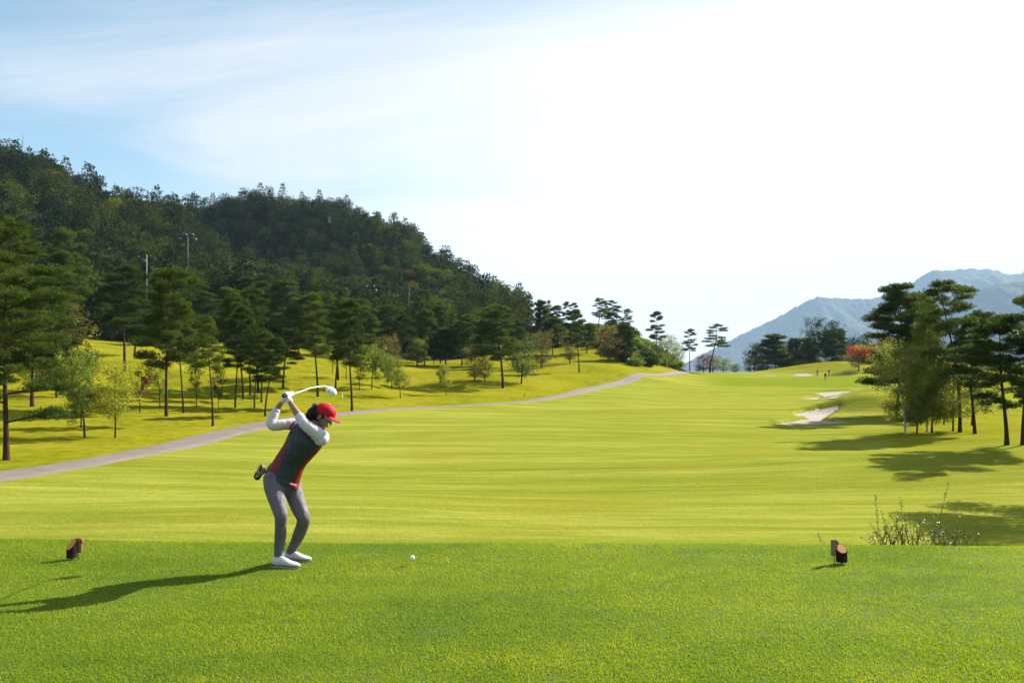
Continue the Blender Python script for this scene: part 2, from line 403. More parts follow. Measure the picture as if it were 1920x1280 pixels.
def inpoly(px, py, poly):
    r = np.zeros(px.shape, bool); n = len(poly); j = n-1
    for i in range(n):
        xi, yi = poly[i]; xj, yj = poly[j]
        with np.errstate(divide='ignore', invalid='ignore'):
            c = ((yi > py) != (yj > py)) & (px < (xj-xi)*(py-yi)/(yj-yi+1e-12)+xi)
        r ^= c; j = i
    return r
vis = np.ones_like(Z, bool)
run = np.minimum.accumulate(np.where(gy[:, None] < 14, 5000, PYG), axis=0)
vis[1:] = PYG[1:] <= run[:-1]+0.3
z8 = lambda L: [(1380+x/6, 660+y/6) for x, y in L]
BUNK = [z8([(380, 800), (560, 778), (690, 752), (800, 737), (720, 712), (615, 692), (850, 637), (1050, 600), (1310, 574), (1160, 640), (1085, 682), (965, 758), (1200, 762), (1420, 748), (1200, 787), (900, 807), (600, 810)]),
        z8([(715, 520), (840, 502), (985, 500), (965, 480), (855, 456), (1000, 436), (1320, 428), (1210, 478), (1165, 500), (1100, 517), (900, 524)]),
        z8([(625, 268), (645, 246), (700, 234), (800, 233), (895, 241), (865, 264), (750, 270)]),
        z8([(285, 266), (350, 250), (430, 250), (495, 262), (400, 270)])]
bmask = []
for p in BUNK:
    m = inpoly(PXG, PYG, p) & vis & (GY > 50) & (GY < 260); bmask.append(m)
allb = np.zeros_like(Z)
for m in bmask: allb = np.maximum(allb, m.astype(float))
Z0 = Z.copy()
lip = np.zeros_like(Z)
for k_ in range(2, 8): lip[k_:] = np.maximum(lip[k_:], allb[:-k_]*(1-(k_-2)/9.0))
Z = Z-0.22*blur(allb, 1)+0.16*blur(lip*(1-allb), 1)*(1-allb)*(GY < 150)
def hz(X, Y, grid=None):
    G = Z if grid is None else grid
    X = np.asarray(X, float); Y = np.asarray(Y, float)
    Yc = np.clip(Y, gy[0], gy[-1]); r = np.interp(np.log(Yc), np.log(gy), np.arange(len(gy)))
    c = np.interp(CX+F*X/Yc, gcols, np.arange(len(gcols)))
    r0 = np.clip(r.astype(int), 0, len(gy)-2); c0 = np.clip(c.astype(int), 0, len(gcols)-2); fr = r-r0; fc = c-c0
    return G[r0, c0]*(1-fr)*(1-fc)+G[r0+1, c0]*fr*(1-fc)+G[r0, c0+1]*(1-fr)*fc+G[r0+1, c0+1]*fr*fc
def at(px, py, ymin=15.0, ymax=900.0):
    """first ground point behind photo pixel"""
    ys = gy[(gy > ymin) & (gy < ymax)]; X = (px-CX)/F*ys; zz = hz(X, ys); rr = HY+(CZ-zz)*F/ys
    k = np.nonzero(rr <= py)[0]
    i = k[0] if len(k) else int(np.argmin(rr))
    Y = ys[i]
    if i > 0 and len(k):
        a, b = rr[i-1], rr[i]; f = (a-py)/(a-b) if a > b else 1; Y = ys[i-1]+(ys[i]-ys[i-1])*min(max(f, 0), 1)
    X = (px-CX)/F*Y
    return float(X), float(Y), float(hz(X, Y))

# cart path centre line
PP = [(-120, 909), (-60, 902), (0, 893.5), (60, 885), (120, 876), (200, 862), (270, 848), (330, 835), (390, 818), (440, 806), (490, 797), (540, 788), (600, 779), (680, 769), (740, 765.5), (800, 763), (870, 760.5), (950, 757.5), (1000, 753), (1045, 745), (1090, 734), (1130, 723), (1160, 715), (1200, 707.5), (1250, 702.5), (1300, 698.5)]
pw = [at(a, b)[:2] for a, b in PP]
for i in range(1, len(pw)):
    if pw[i][1] < pw[i-1][1]+0.5: pw[i] = (pw[i][0], pw[i-1][1]+0.5)
pw = [np.array(p) for p in pw]
pw.append(pw[-1]+np.array([6.0, 22.0]))
for _ in range(2): pw = [pw[0]]+[(pw[i-1]+2*pw[i]+pw[i+1])/4 for i in range(1, len(pw)-1)]+[pw[-1]]
pw = np.array(pw); PATH = spline(pw, 900)
pathX = lambda Y: np.interp(Y, PATH[:, 1], PATH[:, 0])

# surface zones: R rough, G putting green, B woodland floor
rough = sstep(-0.3, 1.2, pathX(np.clip(GY, PATH[0, 1], PATH[-1, 1]))-GX)*sstep(20, 30, GY)
rough_r = sstep(1640, 1700, PXG+fbm2(GX/9, GY/9, 2)*40)*sstep(38, 50, GY)*0.75
rough = np.maximum(rough, rough_r)
rough = np.maximum(rough, sstep(212, 222, GY))
green = sstep(148, 154, GY)*(1-sstep(196, 204, GY))*sstep(1290, 1380, PXG)*(1-sstep(1640, 1690, PXG))
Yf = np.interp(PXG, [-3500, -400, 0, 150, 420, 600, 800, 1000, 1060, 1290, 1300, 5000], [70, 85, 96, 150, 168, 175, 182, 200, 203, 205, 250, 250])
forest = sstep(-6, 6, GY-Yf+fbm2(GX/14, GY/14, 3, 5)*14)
def build_ground():
    rows, cols = Z.shape
    V = np.stack([GX, GY, Z-0.0], -1)
    back = []
    for Yb in (6.0, 2.0, -10.0, -60.0, -300.0):
        s = 1.0+max(0.0, -Yb)/60.0
        back.append(np.stack([GX[0]*s, np.full(cols, Yb), Z[0]], -1))
    V = np.concatenate([np.array(back[::-1]), V]); rows = len(V)
    ii = np.arange(rows*cols).reshape(rows, cols)
    Fq = np.stack([ii[:-1, :-1], ii[:-1, 1:], ii[1:, 1:], ii[1:, :-1]], -1).reshape(-1, 4)
    zone = np.stack([rough, green, forest], -1); zone = np.concatenate([np.repeat(zone[:1], 5, 0), zone])
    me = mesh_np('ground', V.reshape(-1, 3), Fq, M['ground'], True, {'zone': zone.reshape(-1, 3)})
    tag(link('ground', me), kind='structure')

def grass_ground():
    t = NT('mown_grass'); p = t.pos()
    z_ = t.n('ShaderNodeAttribute', attribute_name='zone'); s = t.n('ShaderNodeSeparateColor'); t.l(z_.outputs['Color'], s.inputs[0])
    big = t.noise(t.mapv(p, (0.03, 0.09, 0.03)), 1.0, 4)
    st = t.noise(t.mapv(p, (0.035, 0.42, 0.2), (5, 3, 0)), 1.0, 3, 0.6, 0.5)         # long mowing bands across the fairway
    st2 = t.noise(t.mapv(p, (0.25, 2.2, 1.0)), 1.0, 4, 0.65, 0.3)
    fine = t.noise(p, 9.0, 5, 0.7)
    fine2 = t.noise(p, 45.0, 3, 0.7)
    f = t.math('ADD', t.math('ADD', t.math('MULTIPLY', st, 0.42), t.math('MULTIPLY', st2, 0.40)), t.math('ADD', t.math('MULTIPLY', fine, 0.15), t.math('MULTIPLY', big, 0.05)))
    fair = t.ramp(f, [(0.39, (0.135, 0.165, 0.018)), (0.5, (0.188, 0.208, 0.027)), (0.61, (0.265, 0.268, 0.052))])
    dry = t.ramp(t.noise(t.mapv(p, (0.10, 0.16, 0.1), (1, 7, 0)), 1.0, 5, 0.6), [(0.50, (0, 0, 0)), (0.70, (1, 1, 1))])
    fair = t.mix(t.math('MULTIPLY', dry, 0.35), fair, (0.20, 0.155, 0.018))
    fr = t.math('ADD', t.math('MULTIPLY', t.noise(p, 1.1, 6, 0.7), 0.6), t.math('MULTIPLY', t.noise(p, 0.12, 3), 0.4))
    rgh = t.ramp(fr, [(0.34, (0.090, 0.110, 0.006)), (0.5, (0.180, 0.178, 0.010)), (0.66, (0.262, 0.220, 0.022))])
    wear = t.ramp(t.noise(p, 0.35, 5, 0.65), [(0.62, (0, 0, 0)), (0.72, (1, 1, 1))])
    rgh = t.mix(t.math('MULTIPLY', wear, 0.45), rgh, (0.14, 0.09, 0.035))
    grn = t.ramp(fine, [(0.3, (0.125, 0.165, 0.014)), (0.7, (0.165, 0.20, 0.018))])
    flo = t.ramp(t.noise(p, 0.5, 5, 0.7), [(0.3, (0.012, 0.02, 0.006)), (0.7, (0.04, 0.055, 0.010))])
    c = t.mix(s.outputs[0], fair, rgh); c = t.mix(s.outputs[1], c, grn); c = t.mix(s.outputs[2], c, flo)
    c = t.mix(t.math('MULTIPLY', t.math('SUBTRACT', fine2, 0.35, True), 0.8), c, (0.9, 0.95, 0.5), 'MULTIPLY')
    h = t.math('ADD', t.math('MULTIPLY', fine2, 0.35), t.math('ADD', t.math('MULTIPLY', fine, 0.5), t.math('MULTIPLY', t.noise(p, 2.5, 5, 0.7), 1.0)))
    return t.done(t.bsdf(c, 1.0, t.bump(h, 0.55, 0.10), 0.0))
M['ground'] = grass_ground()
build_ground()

# bunkers: sand lying in the hollows
def sandmat():
    t = NT('sand'); p = t.pos(); f = t.noise(p, 1.5, 6, 0.65); g = t.noise(t.mapv(p, (1, 3, 1)), 3.0, 4)
    return t.done(t.bsdf(t.ramp(f, [(0.3, (0.25, 0.215, 0.185)), (0.7, (0.37, 0.325, 0.285))]), 0.95, t.bump(t.math('ADD', f, g), 0.8, 0.12), 0.1))
M['sand'] = sandmat()
ii = np.arange(Z.size).reshape(Z.shape)
for m in bmask:
    r, c = np.nonzero(m[:-1, :-1] & m[1:, :-1] & m[:-1, 1:] & m[1:, 1:])
    if not len(r): continue
    q = np.stack([ii[r, c], ii[r, c+1], ii[r+1, c+1], ii[r+1, c]], -1)
    u, inv_ = np.unique(q.ravel(), return_inverse=True)
    V = np.stack([GX.ravel()[u], GY.ravel()[u], Z.ravel()[u]+0.07], -1)
    tag(link('bunker', mesh_np('bunker', V, inv_.reshape(-1, 4), M['sand'], True)), kind='structure')

# cart path
def pathmat():
    t = NT('worn_concrete'); p = t.pos(); f = t.noise(p, 0.8, 5); g = t.noise(p, 12, 4, 0.7)
    c = t.mix(t.math('MULTIPLY', g, 0.5), t.ramp(f, [(0.3, (0.16, 0.128, 0.112)), (0.7, (0.215, 0.175, 0.155))]), (0.09, 0.078, 0.072))
    return t.done(t.bsdf(c, 0.9, t.bump(g, 0.3, 0.02), 0.2))
M['path'] = pathmat()
T = np.gradient(PATH, axis=0); T /= np.linalg.norm(T, axis=1)[:, None]; Nn = np.stack([T[:, 1], -T[:, 0]], -1)
wv = np.linspace(-1, 1, 9); hw = (1.25-0.75*np.exp(-((PATH[:, 1]-84)/14)**2))+0.10*vnoise2(np.arange(900)/30.0, np.zeros(900), 3)
PV = PATH[:, None]+Nn[:, None]*(wv[None, :, None]*hw[:, None, None])
pz = hz(PV[..., 0], PV[..., 1]); pzm = pz.mean(1, keepdims=True)*0.3+pz*0.7
V = np.concatenate([PV, (np.maximum(pz, pzm)+0.07)[..., None]], -1)
V[:, 0, 2] -= 0.10; V[:, -1, 2] -= 0.10
ip = np.arange(900*9).reshape(900, 9)
Fq = np.stack([ip[:-1, :-1], ip[:-1, 1:], ip[1:, 1:], ip[1:, :-1]], -1).reshape(-1, 4)[:, ::-1]
tag(link('cart_path', mesh_np('cart_path', V.reshape(-1, 3), Fq, M['path'], True)), kind='structure')

# ------------------------------------------------------------------ tee
def teemat():
    t = NT('tee_turf'); p = t.pos()
    f = t.noise(p, 30, 5, 0.7); b = t.noise(t.mapv(p, (0.5, 1.1, 1)), 1.0, 5, 0.6)
    c = t.ramp(b, [(0.3, (0.045, 0.085, 0.006)), (0.7, (0.080, 0.12, 0.007))])
    soil = t.ramp(t.noise(p, 2.6, 5, 0.7), [(0.64, (0, 0, 0)), (0.70, (1, 1, 1))])
    c = t.mix(t.math('MULTIPLY', soil, 0.6), c, (0.08, 0.06, 0.03))
    return t.done(t.bsdf(c, 0.9, t.bump(f, 0.8, 0.015), 0.15))
M['tee'] = teemat()
edge = lambda X: 7.93-0.030*X+0.05*np.sin(X*0.9)
tx = np.concatenate([np.linspace(-24, -8, 30)[:-1], np.linspace(-8, 8, 200), np.linspace(8, 24, 30)[1:]])
tv = np.concatenate([np.linspace(-12, 6.5, 100)[:-1]-7.93, np.linspace(-1.43, 0.6, 90)[:-1], np.linspace(0.6, 7.5, 40)])
TX, TV = np.meshgrid(tx, tv); TY = edge(TX)+TV
def teez(X, Y):
    v = Y-edge(X); s = np.maximum(np.maximum(v, 0)*1.0, np.maximum(np.abs(X)-17, 0))
    s = np.maximum(s, np.maximum(-10-Y, 0))
    drop = np.where(s < 0.7, 0.42*s*s, 0.42*0.49+(s-0.7)*0.588)
    return fbm2(X/1.7, Y/1.7, 2, 6)*0.006-drop
V = np.stack([TX, TY, teez(TX, TY)], -1); r_, c_ = TX.shape; it_ = np.arange(r_*c_).reshape(r_, c_)
Fq = np.stack([it_[:-1, :-1], it_[:-1, 1:], it_[1:, 1:], it_[1:, :-1]], -1).reshape(-1, 4)
tag(link('tee_ground', mesh_np('tee_ground', V.reshape(-1, 3), Fq, M['tee'], True)), kind='structure')

def blades():
    g = np.random.default_rng(11); P = []
    for y0 in np.arange(3.7, 8.5, 0.1):
        hwid = 0.655*(y0+0.1)+2.0; dens = np.interp(y0, [3.7, 6, 8.5], [21000, 14000, 10500])
        n = int(dens*2*hwid*0.1)
        P.append(np.stack([g.uniform(-hwid, hwid, n), g.uniform(y0, y0+0.1, n)], -1))
    P = np.concatenate(P); P = P[P[:, 1] < edge(P[:, 0])+0.25]
    bare = fbm2(P[:, 0]*2.3+4, P[:, 1]*2.3, 3, 2); P = P[g.random(len(P)) > sstep(0.5, 0.7, bare)*0.5]
    dvx = g.uniform(-5, 5.5, 70); dvy = g.uniform(4.2, 7.8, 70); dvr = g.uniform(.015, .05, 70); dm = np.zeros(len(P))
    for a_, b_, r_ in zip(dvx, dvy, dvr): dm = np.maximum(dm, np.exp(-(((P[:, 0]-a_)/(r_*1.6))**2+((P[:, 1]-b_)/r_)**2)))
    ok_ = g.random(len(P)) > dm*0.75; P = P[ok_]; dm = dm[ok_]
    n = len(P); z0 = teez(P[:, 0], P[:, 1])-0.003
    h = g.uniform(0.008, 0.021, n)*(1+0.25*fbm2(P[:, 0]*1.1, P[:, 1]*1.1, 3, 1)); wd = g.uniform(0.0022, 0.0042, n)
    a = g.uniform(0, 2*math.pi, n); ln = g.uniform(0.1, 1.1, n)*h; la = g.uniform(0, 2*math.pi, n)
    ca, sa = np.cos(a)*wd/2, np.sin(a)*wd/2
    b = np.stack([P[:, 0], P[:, 1], z0], -1)
    v0 = b+np.stack([-ca, -sa, 0*ca], -1); v1 = b+np.stack([ca, sa, 0*ca], -1)
    mid = b+np.stack([np.cos(la)*ln*0.35, np.sin(la)*ln*0.35, h*0.62], -1)
    v2 = mid+np.stack([ca*0.8, sa*0.8, 0*ca], -1); v3 = mid+np.stack([-ca*0.8, -sa*0.8, 0*ca], -1)
    v4 = b+np.stack([np.cos(la)*ln, np.sin(la)*ln, h], -1)
    V = np.stack([v0, v1, v2, v3, v4], 1).reshape(-1, 3); i0 = np.arange(n)*5
    Fa = np.concatenate([np.stack([i0, i0+1, i0+2], -1), np.stack([i0, i0+2, i0+3], -1), np.stack([i0+3, i0+2, i0+4], -1)])
    rnd = np.repeat(g.random(n), 5)
    t = NT('turf_blades'); p = t.pos()
    r = t.n('ShaderNodeAttribute', attribute_name='rnd').outputs['Fac']
    b_ = t.noise(t.mapv(p, (0.45, 1.0, 1)), 1.0, 5, 0.62, 0.4); b2 = t.noise(p, 4.0, 4, 0.6)
    f = t.math('ADD', t.math('MULTIPLY', r, 0.35), t.math('ADD', t.math('MULTIPLY', b_, 0.75), t.math('MULTIPLY', b2, 0.3)))
    f = t.math('MULTIPLY', f, 0.72)
    c = t.ramp(f, [(0.27, (0.048, 0.120, 0.006)), (0.44, (0.130, 0.210, 0.006)), (0.60, (0.225, 0.290, 0.010)), (0.76, (0.38, 0.36, 0.05))])
    c = t.mix(t.n('ShaderNodeAttribute', attribute_name='dv').outputs['Fac'], c, (0.17, 0.13, 0.05))
    d = t.bsdf(c, 0.5, None, 0.25)
    tr = t.n('ShaderNodeBsdfTranslucent'); t.l(t.mix(1.0, c, (1.7, 1.6, 0.5), 'MULTIPLY'), tr.inputs[0])
    m = t.n('ShaderNodeMixShader', ins={0: 0.45}); t.l(d, m.inputs[1]); t.l(tr.outputs[0], m.inputs[2])
    o = link('grass', mesh_np('grass', V, Fa, t.done(m.outputs[0]), False, {'rnd': rnd, 'dv': np.repeat(dm*0.8, 5)}))
    tag(o, 'short mown green turf of the tee in the foreground', 'grass', kind='stuff')
blades()

# ------------------------------------------------------------------ mountains far behind
def mountmat(name, c1, c2):
    t = NT(name); p = t.pos(); f = t.noise(p, 0.012, 6, 0.7)
    return t.done(t.bsdf(t.ramp(f, [(0.35, c1), (0.7, c2)]), 0.95, t.bump(t.noise(p, 0.02, 6, 0.75), 1.0, 45.0), 0.05))
M['mount'] = mountmat('wooded_mountain', (0.02, 0.035, 0.02), (0.07, 0.09, 0.035))
def mountain(name, sky, D, depth, seed):
    """sky: silhouette knots (column, row); D distance of the crest"""
    sp = np.array(sky, float); px = np.arange(sp[0, 0], sp[-1, 0]+1, 3.0)
    top = np.interp(px, sp[:, 0], sp[:, 1]); k = np.ones(9)/9; top = np.convolve(np.pad(top, 4, mode='edge'), k, 'valid')
    X = (px-CX)/F*D; H = CZ+(HY-top)*D/F; base = -90.0
    s = np.linspace(-1, 1.0, 150); XX, SS = np.meshgrid(X, s)
    q_ = D/4000.0; rid = fbm2(XX/(420*q_)+seed, SS*2.2, 5, seed % 8); rid2 = np.abs(fbm2(XX/(260*q_)+3*seed, SS*1.3+7, 4, (seed+2) % 8))
    prof = np.clip(1-np.abs(SS)**1.15, 0, 1)
    Hh = H[None]-base
    ZZ = base+Hh*prof*(1-0.42*rid2*np.clip(np.abs(SS)*3, 0, 1))+rid*42*q_*np.clip(np.abs(SS)*4, 0, 1)*prof
    jag = (vnoise2(XX/(14*q_), SS*40, 1)*4+vnoise2(XX/(6*q_), SS*80, 2)*3)*q_
    ZZ = ZZ+jag*prof
    YY = D+SS*depth
    V = np.stack([XX, YY, ZZ], -1); r, c = XX.shape; im = np.arange(r*c).reshape(r, c)
    Fq = np.stack([im[:-1, :-1], im[:-1, 1:], im[1:, 1:], im[1:, :-1]], -1).reshape(-1, 4)
    tag(link(name, mesh_np(name, V.reshape(-1, 3), Fq, M['mount'], True)), kind='structure')
mountain('mountain', [(1150, 735), (1250, 700), (1340, 652), (1380, 632), (1420, 612), (1470, 588), (1500, 570), (1530, 555), (1560, 557), (1600, 559), (1625, 560), (1650, 556), (1690, 545), (1718, 524), (1742, 507), (1760, 504), (1775, 508), (1800, 503), (1830, 504), (1862, 504), (1880, 511), (1900, 516), (1925, 508), (1960, 490), (2050, 500), (2200, 540), (2600, 600), (3100, 690)], 9000, 2300, 3)
mountain('mountain', [(1640, 715), (1700, 655), (1760, 600), (1800, 566), (1840, 540), (1880, 530), (1930, 525), (2000, 520), (2100, 530), (2300, 560), (2700, 640)], 6500, 1500, 5)
# air
hb = MB(); V, Fs = box((1200, 5600, 680), (26000, 12000, 1500)); hb.add(V, Fs)
t = NT('air'); pv = t.n('ShaderNodeVolumePrincipled', ins={'Color': (0.47, 0.70, 1.0, 1), 'Density': 0.000065, 'Anisotropy': 0.0})
t.l(pv.outputs[0], t.out.inputs['Volume'])
tag(hb.build('haze', t.m, smooth=False), kind='stuff')
# ------------------------------------------------------------------ trees
def leaves_mesh(name, C, D, L, Wd, rnd, mat, g, curl=0.0):
    """rhombic leaves: centre C, long axis D, length L, width Wd"""
    n = len(C); D = D/(np.linalg.norm(D, axis=1)[:, None]+1e-9)
    q = g.normal(size=(n, 3)); S = np.cross(D, q); S /= np.linalg.norm(S, axis=1)[:, None]+1e-9
    L = np.broadcast_to(L, n)[:, None]; Wd = np.broadcast_to(Wd, n)[:, None]
    V = np.stack([C, C+D*L*0.45+S*Wd*0.5, C+D*L, C+D*L*0.45-S*Wd*0.5], 1).reshape(-1, 3)
    i = np.arange(n)*4
    return mesh_np(name, V, np.stack([i, i+1, i+2, i+3], -1), mat, False, {'rnd': np.repeat(rnd, 4)})

def in_ell(g, n, up=0.0):
    v = g.normal(size=(n, 3)); v /= np.linalg.norm(v, axis=1)[:, None]; r = g.random(n)**0.42
    v = v*r[:, None]; v[:, 2] = np.where(v[:, 2] < 0, v[:, 2]*(1-up), v[:, 2]); return v

def pine(seed, H=10.0, cb=0.4, rmax=2.6, nb=26, lean=0.5, tufts=80, nl=0.20, nw=0.030, flat=0.42, pad=0.62, top=0.5, low=None, gap=0.0, forkb=False, mat='needle', trunk_r=0.135, per=6):
    """red pine: bare curved trunk, tiers of flat needle pads on rising limbs"""
    g = np.random.default_rng(seed); t = MB()
    ks = np.linspace(0, 1, 9); la = g.uniform(0, 2*math.pi)
    tp = np.stack([lean*(np.sin(ks*3.1+la)-math.sin(la))*ks**0.7+g.normal(0, 0.05, 9)*ks*lean*2, lean*(np.cos(ks*2.6+la)-math.cos(la))*ks**0.7, ks*H*0.97], -1)
    tp = spline(tp, 26); kr = np.linspace(0, 1, 26)
    tr = trunk_r*(1-kr*0.86)*(1+0.45*np.exp(-kr*26))
    tp[0, 2] = -0.35
    t.add(*loft(tp, list(tr), 10, cap=False))
    pads = []
    for k in range(nb):
        s = (k+0.5)/nb; s = s**0.9; h = (cb+(0.965-cb)*s)
        if g.random() < gap and k > 2 and k < nb-4: continue
        prof = (1-s)**0.55*(0.72+0.6*s) if top > 0.4 else (1-s)**0.85
        Lb = rmax*prof*g.choice([0.6, 0.8, 1.0, 1.2])*g.uniform(0.85, 1.1)+0.22
        az = k*2.4+g.uniform(-0.5, 0.5); el = R(g.uniform(2, 18)+38*s**2)
        i = min(25, int(h/0.97*25)); b0 = tp[i]
        dxy = np.array([math.cos(az), math.sin(az), 0])
        m1 = b0+dxy*Lb*0.5+np.array([0, 0, math.tan(el)*Lb*0.42+0.03*H*g.uniform(-0.3, 0.3)])
        e = b0+dxy*Lb+np.array([0, 0, math.tan(el)*Lb*0.55])
        bp = spline([b0, m1, e], 7); br = max(0.016, tr[i]*0.42)
        t.add(*loft(bp, list(np.linspace(br, 0.010, 7)), 5, cap=False))
        ntw = int(2+Lb*2.2)
        for q in range(ntw):
            f = 0.28+0.72*(q+g.random())/ntw; pos = bp[min(6, int(f*6.99))]
            sg = 1 if q % 2 else -1; ta = az+sg*g.uniform(0.5, 1.2); tl = g.uniform(0.35, 0.75)*(0.4+0.3*Lb)*(1.25-f*0.6)
            te = pos+np.array([math.cos(ta)*tl, math.sin(ta)*tl, g.uniform(0.05, 0.28)*tl+0.04])
            if tl > 0.3: t.add(*loft([pos, (pos+te)/2+[0, 0, .02], te], [br*0.4, br*0.3, 0.007], 4, cap=False))
            pads.append((te, pad*g.uniform(0.6, 1.1)*(0.75+0.12*Lb)))
        pads.append((e, pad*g.uniform(0.6, 1.0)))
    for q in range(5): pads.append((tp[-1]+g.normal(0, 0.16, 3)*[1, 1, 0.8]+[0, 0, 0.1*q/3], pad*0.55))
    if low:
        for (h, az, Lb) in low:
            i = int(h/0.97*25); b0 = tp[i]; dxy = np.array([math.cos(az), math.sin(az), 0])
            bp = spline([b0, b0+dxy*Lb*0.35+[0, 0, .06*Lb], b0+dxy*Lb*0.7+[0, 0, .12*Lb], b0+dxy*Lb+[0, 0, .09*Lb]], 9)
            t.add(*loft(bp, list(np.linspace(tr[i]*0.42, 0.012, 9)), 6, cap=False))
            for q in range(9):
                p_ = bp[int(4+q*0.5)]+g.normal(0, 0.30, 3)*[1, 1, .25]; pads.append((p_, pad*g.uniform(0.5, 0.8)))
    C = []; D = []
    for c, r in pads:
        n = int(tufts*(r/0.6)**2); v = in_ell(g, n, 0.5)
        p_ = c+v*[r, r, r*flat]+[0, 0, r*0.10]
        d = v*[1, 1, 0.6]+[0, 0, 0.55]+g.normal(0, 0.25, (n, 3))
        for _ in range(per):
            C.append(p_); D.append(d+g.normal(0, 0.62, (n, 3)))
    C = np.concatenate(C); D = np.concatenate(D); n = len(C)
    base = g.random(n//per if per else n); rnd = np.clip(np.tile(base, per)[:n]*0.7+0.3*g.random(n), 0, 1) if n % per == 0 else g.random(n)
    crown = leaves_mesh('crown', C, D, nl*g.uniform(0.7, 1.15, n), nw, rnd, M[mat], g)
    return t.mesh('trunk', M['bark']), crown, H

def broad(seed, H=5.0, cb=0.3, rx=1.4, nb=9, leaf=0.13, nleaf=4200, mat='leaf_green', stems=1, shape='round', trunk_r=0.07, bark_='bark', hollow=0.35, droop=0.0):
    g = np.random.default_rng(seed); t = MB(); tips = []
    for st in range(stems):
        oa = g.uniform(0, 6.28); off = (0.0 if stems == 1 else 0.18*stems**0.5)
        b = np.array([math.cos(oa)*off, math.sin(oa)*off, -0.25]); ln = g.normal(0, 0.05*H, 2)
        tp = spline([b, b+[ln[0]*.3, ln[1]*.3, H*cb+.25], b+[ln[0]*1.0+g.normal()*.04*H, ln[1]*1.0, H*0.62], b+[ln[0]*1.3, ln[1]*1.3, H*0.95]], 16)
        tr = trunk_r*(1-np.linspace(0, 1, 16)*0.88)*(1+0.4*np.exp(-np.linspace(0, 1, 16)*20))
        t.add(*loft(tp, list(tr), 8, cap=False)); tips.append((tp[-1], 0.8))
        for k in range(nb):
            s = (k+g.random()*0.8)/nb; i = min(14, int((cb+0.02+(0.93-cb)*s)*15)); p0 = tp[i]
            zrel = (p0[2]/H-cb)/(1-cb)
            if shape == 'round': rad = rx*math.sqrt(max(0.05, 1-(zrel*1.55-0.62)**2))
            elif shape == 'cone': rad = rx*(1-zrel)**0.8+0.15
            elif shape == 'column': rad = rx*(0.55+0.45*math.sin(math.pi*min(1, zrel+0.15)))
            else: rad = rx*(0.5+0.6*zrel)
            az = k*2.4+st*1.1+g.uniform(-.5, .5); L = rad*g.uniform(0.7, 1.05); el = R(g.uniform(25, 55))
            e = p0+[math.cos(az)*L, math.sin(az)*L, L*math.tan(el)*0.8]
            e[2] = min(e[2], H*0.97)
            m1 = (p0+e)/2+[math.cos(az)*L*.1, math.sin(az)*L*.1, -0.06*L]
            bp = spline([p0, m1, e], 6); t.add(*loft(bp, list(np.linspace(max(.012, tr[i]*.5), .007, 6)), 5, cap=False))
            for f in (2, 3, 4, 5):
                tips.append((bp[f]+g.normal(0, 0.10*rx, 3), 1.0)); 
                te = bp[f]+g.normal(0, 0.28*rx, 3); tips.append((te, 0.8))
                t.add(*loft([bp[f], te], [.010, .005], 4, cap=False))
    C = []; n_each = max(8, nleaf//len(tips))
    for c, s in tips:
        v = in_ell(g, int(n_each*s)); r = rx*hollow*g.uniform(0.6, 1.15)
        C.append(c+v*[r, r, r*0.8])
    C = np.concatenate(C); C = C[C[:, 2] > 0.12*H]; n = len(C)
    D = g.normal(size=(n, 3))+[0, 0, -0.2-droop]
    clump = fbm2(C[:, 0]*1.5/rx, C[:, 2]*1.5/rx+C[:, 1], 2, seed % 8)*0.5+0.5
    rnd = np.clip(g.random(n)*0.6+clump*0.5-0.05, 0, 1)
    crown = leaves_mesh('crown', C, D, leaf*g.uniform(0.7, 1.3, n), leaf*0.62, rnd, M[mat], g)
    return t.mesh('trunk', M[bark_]), crown, H

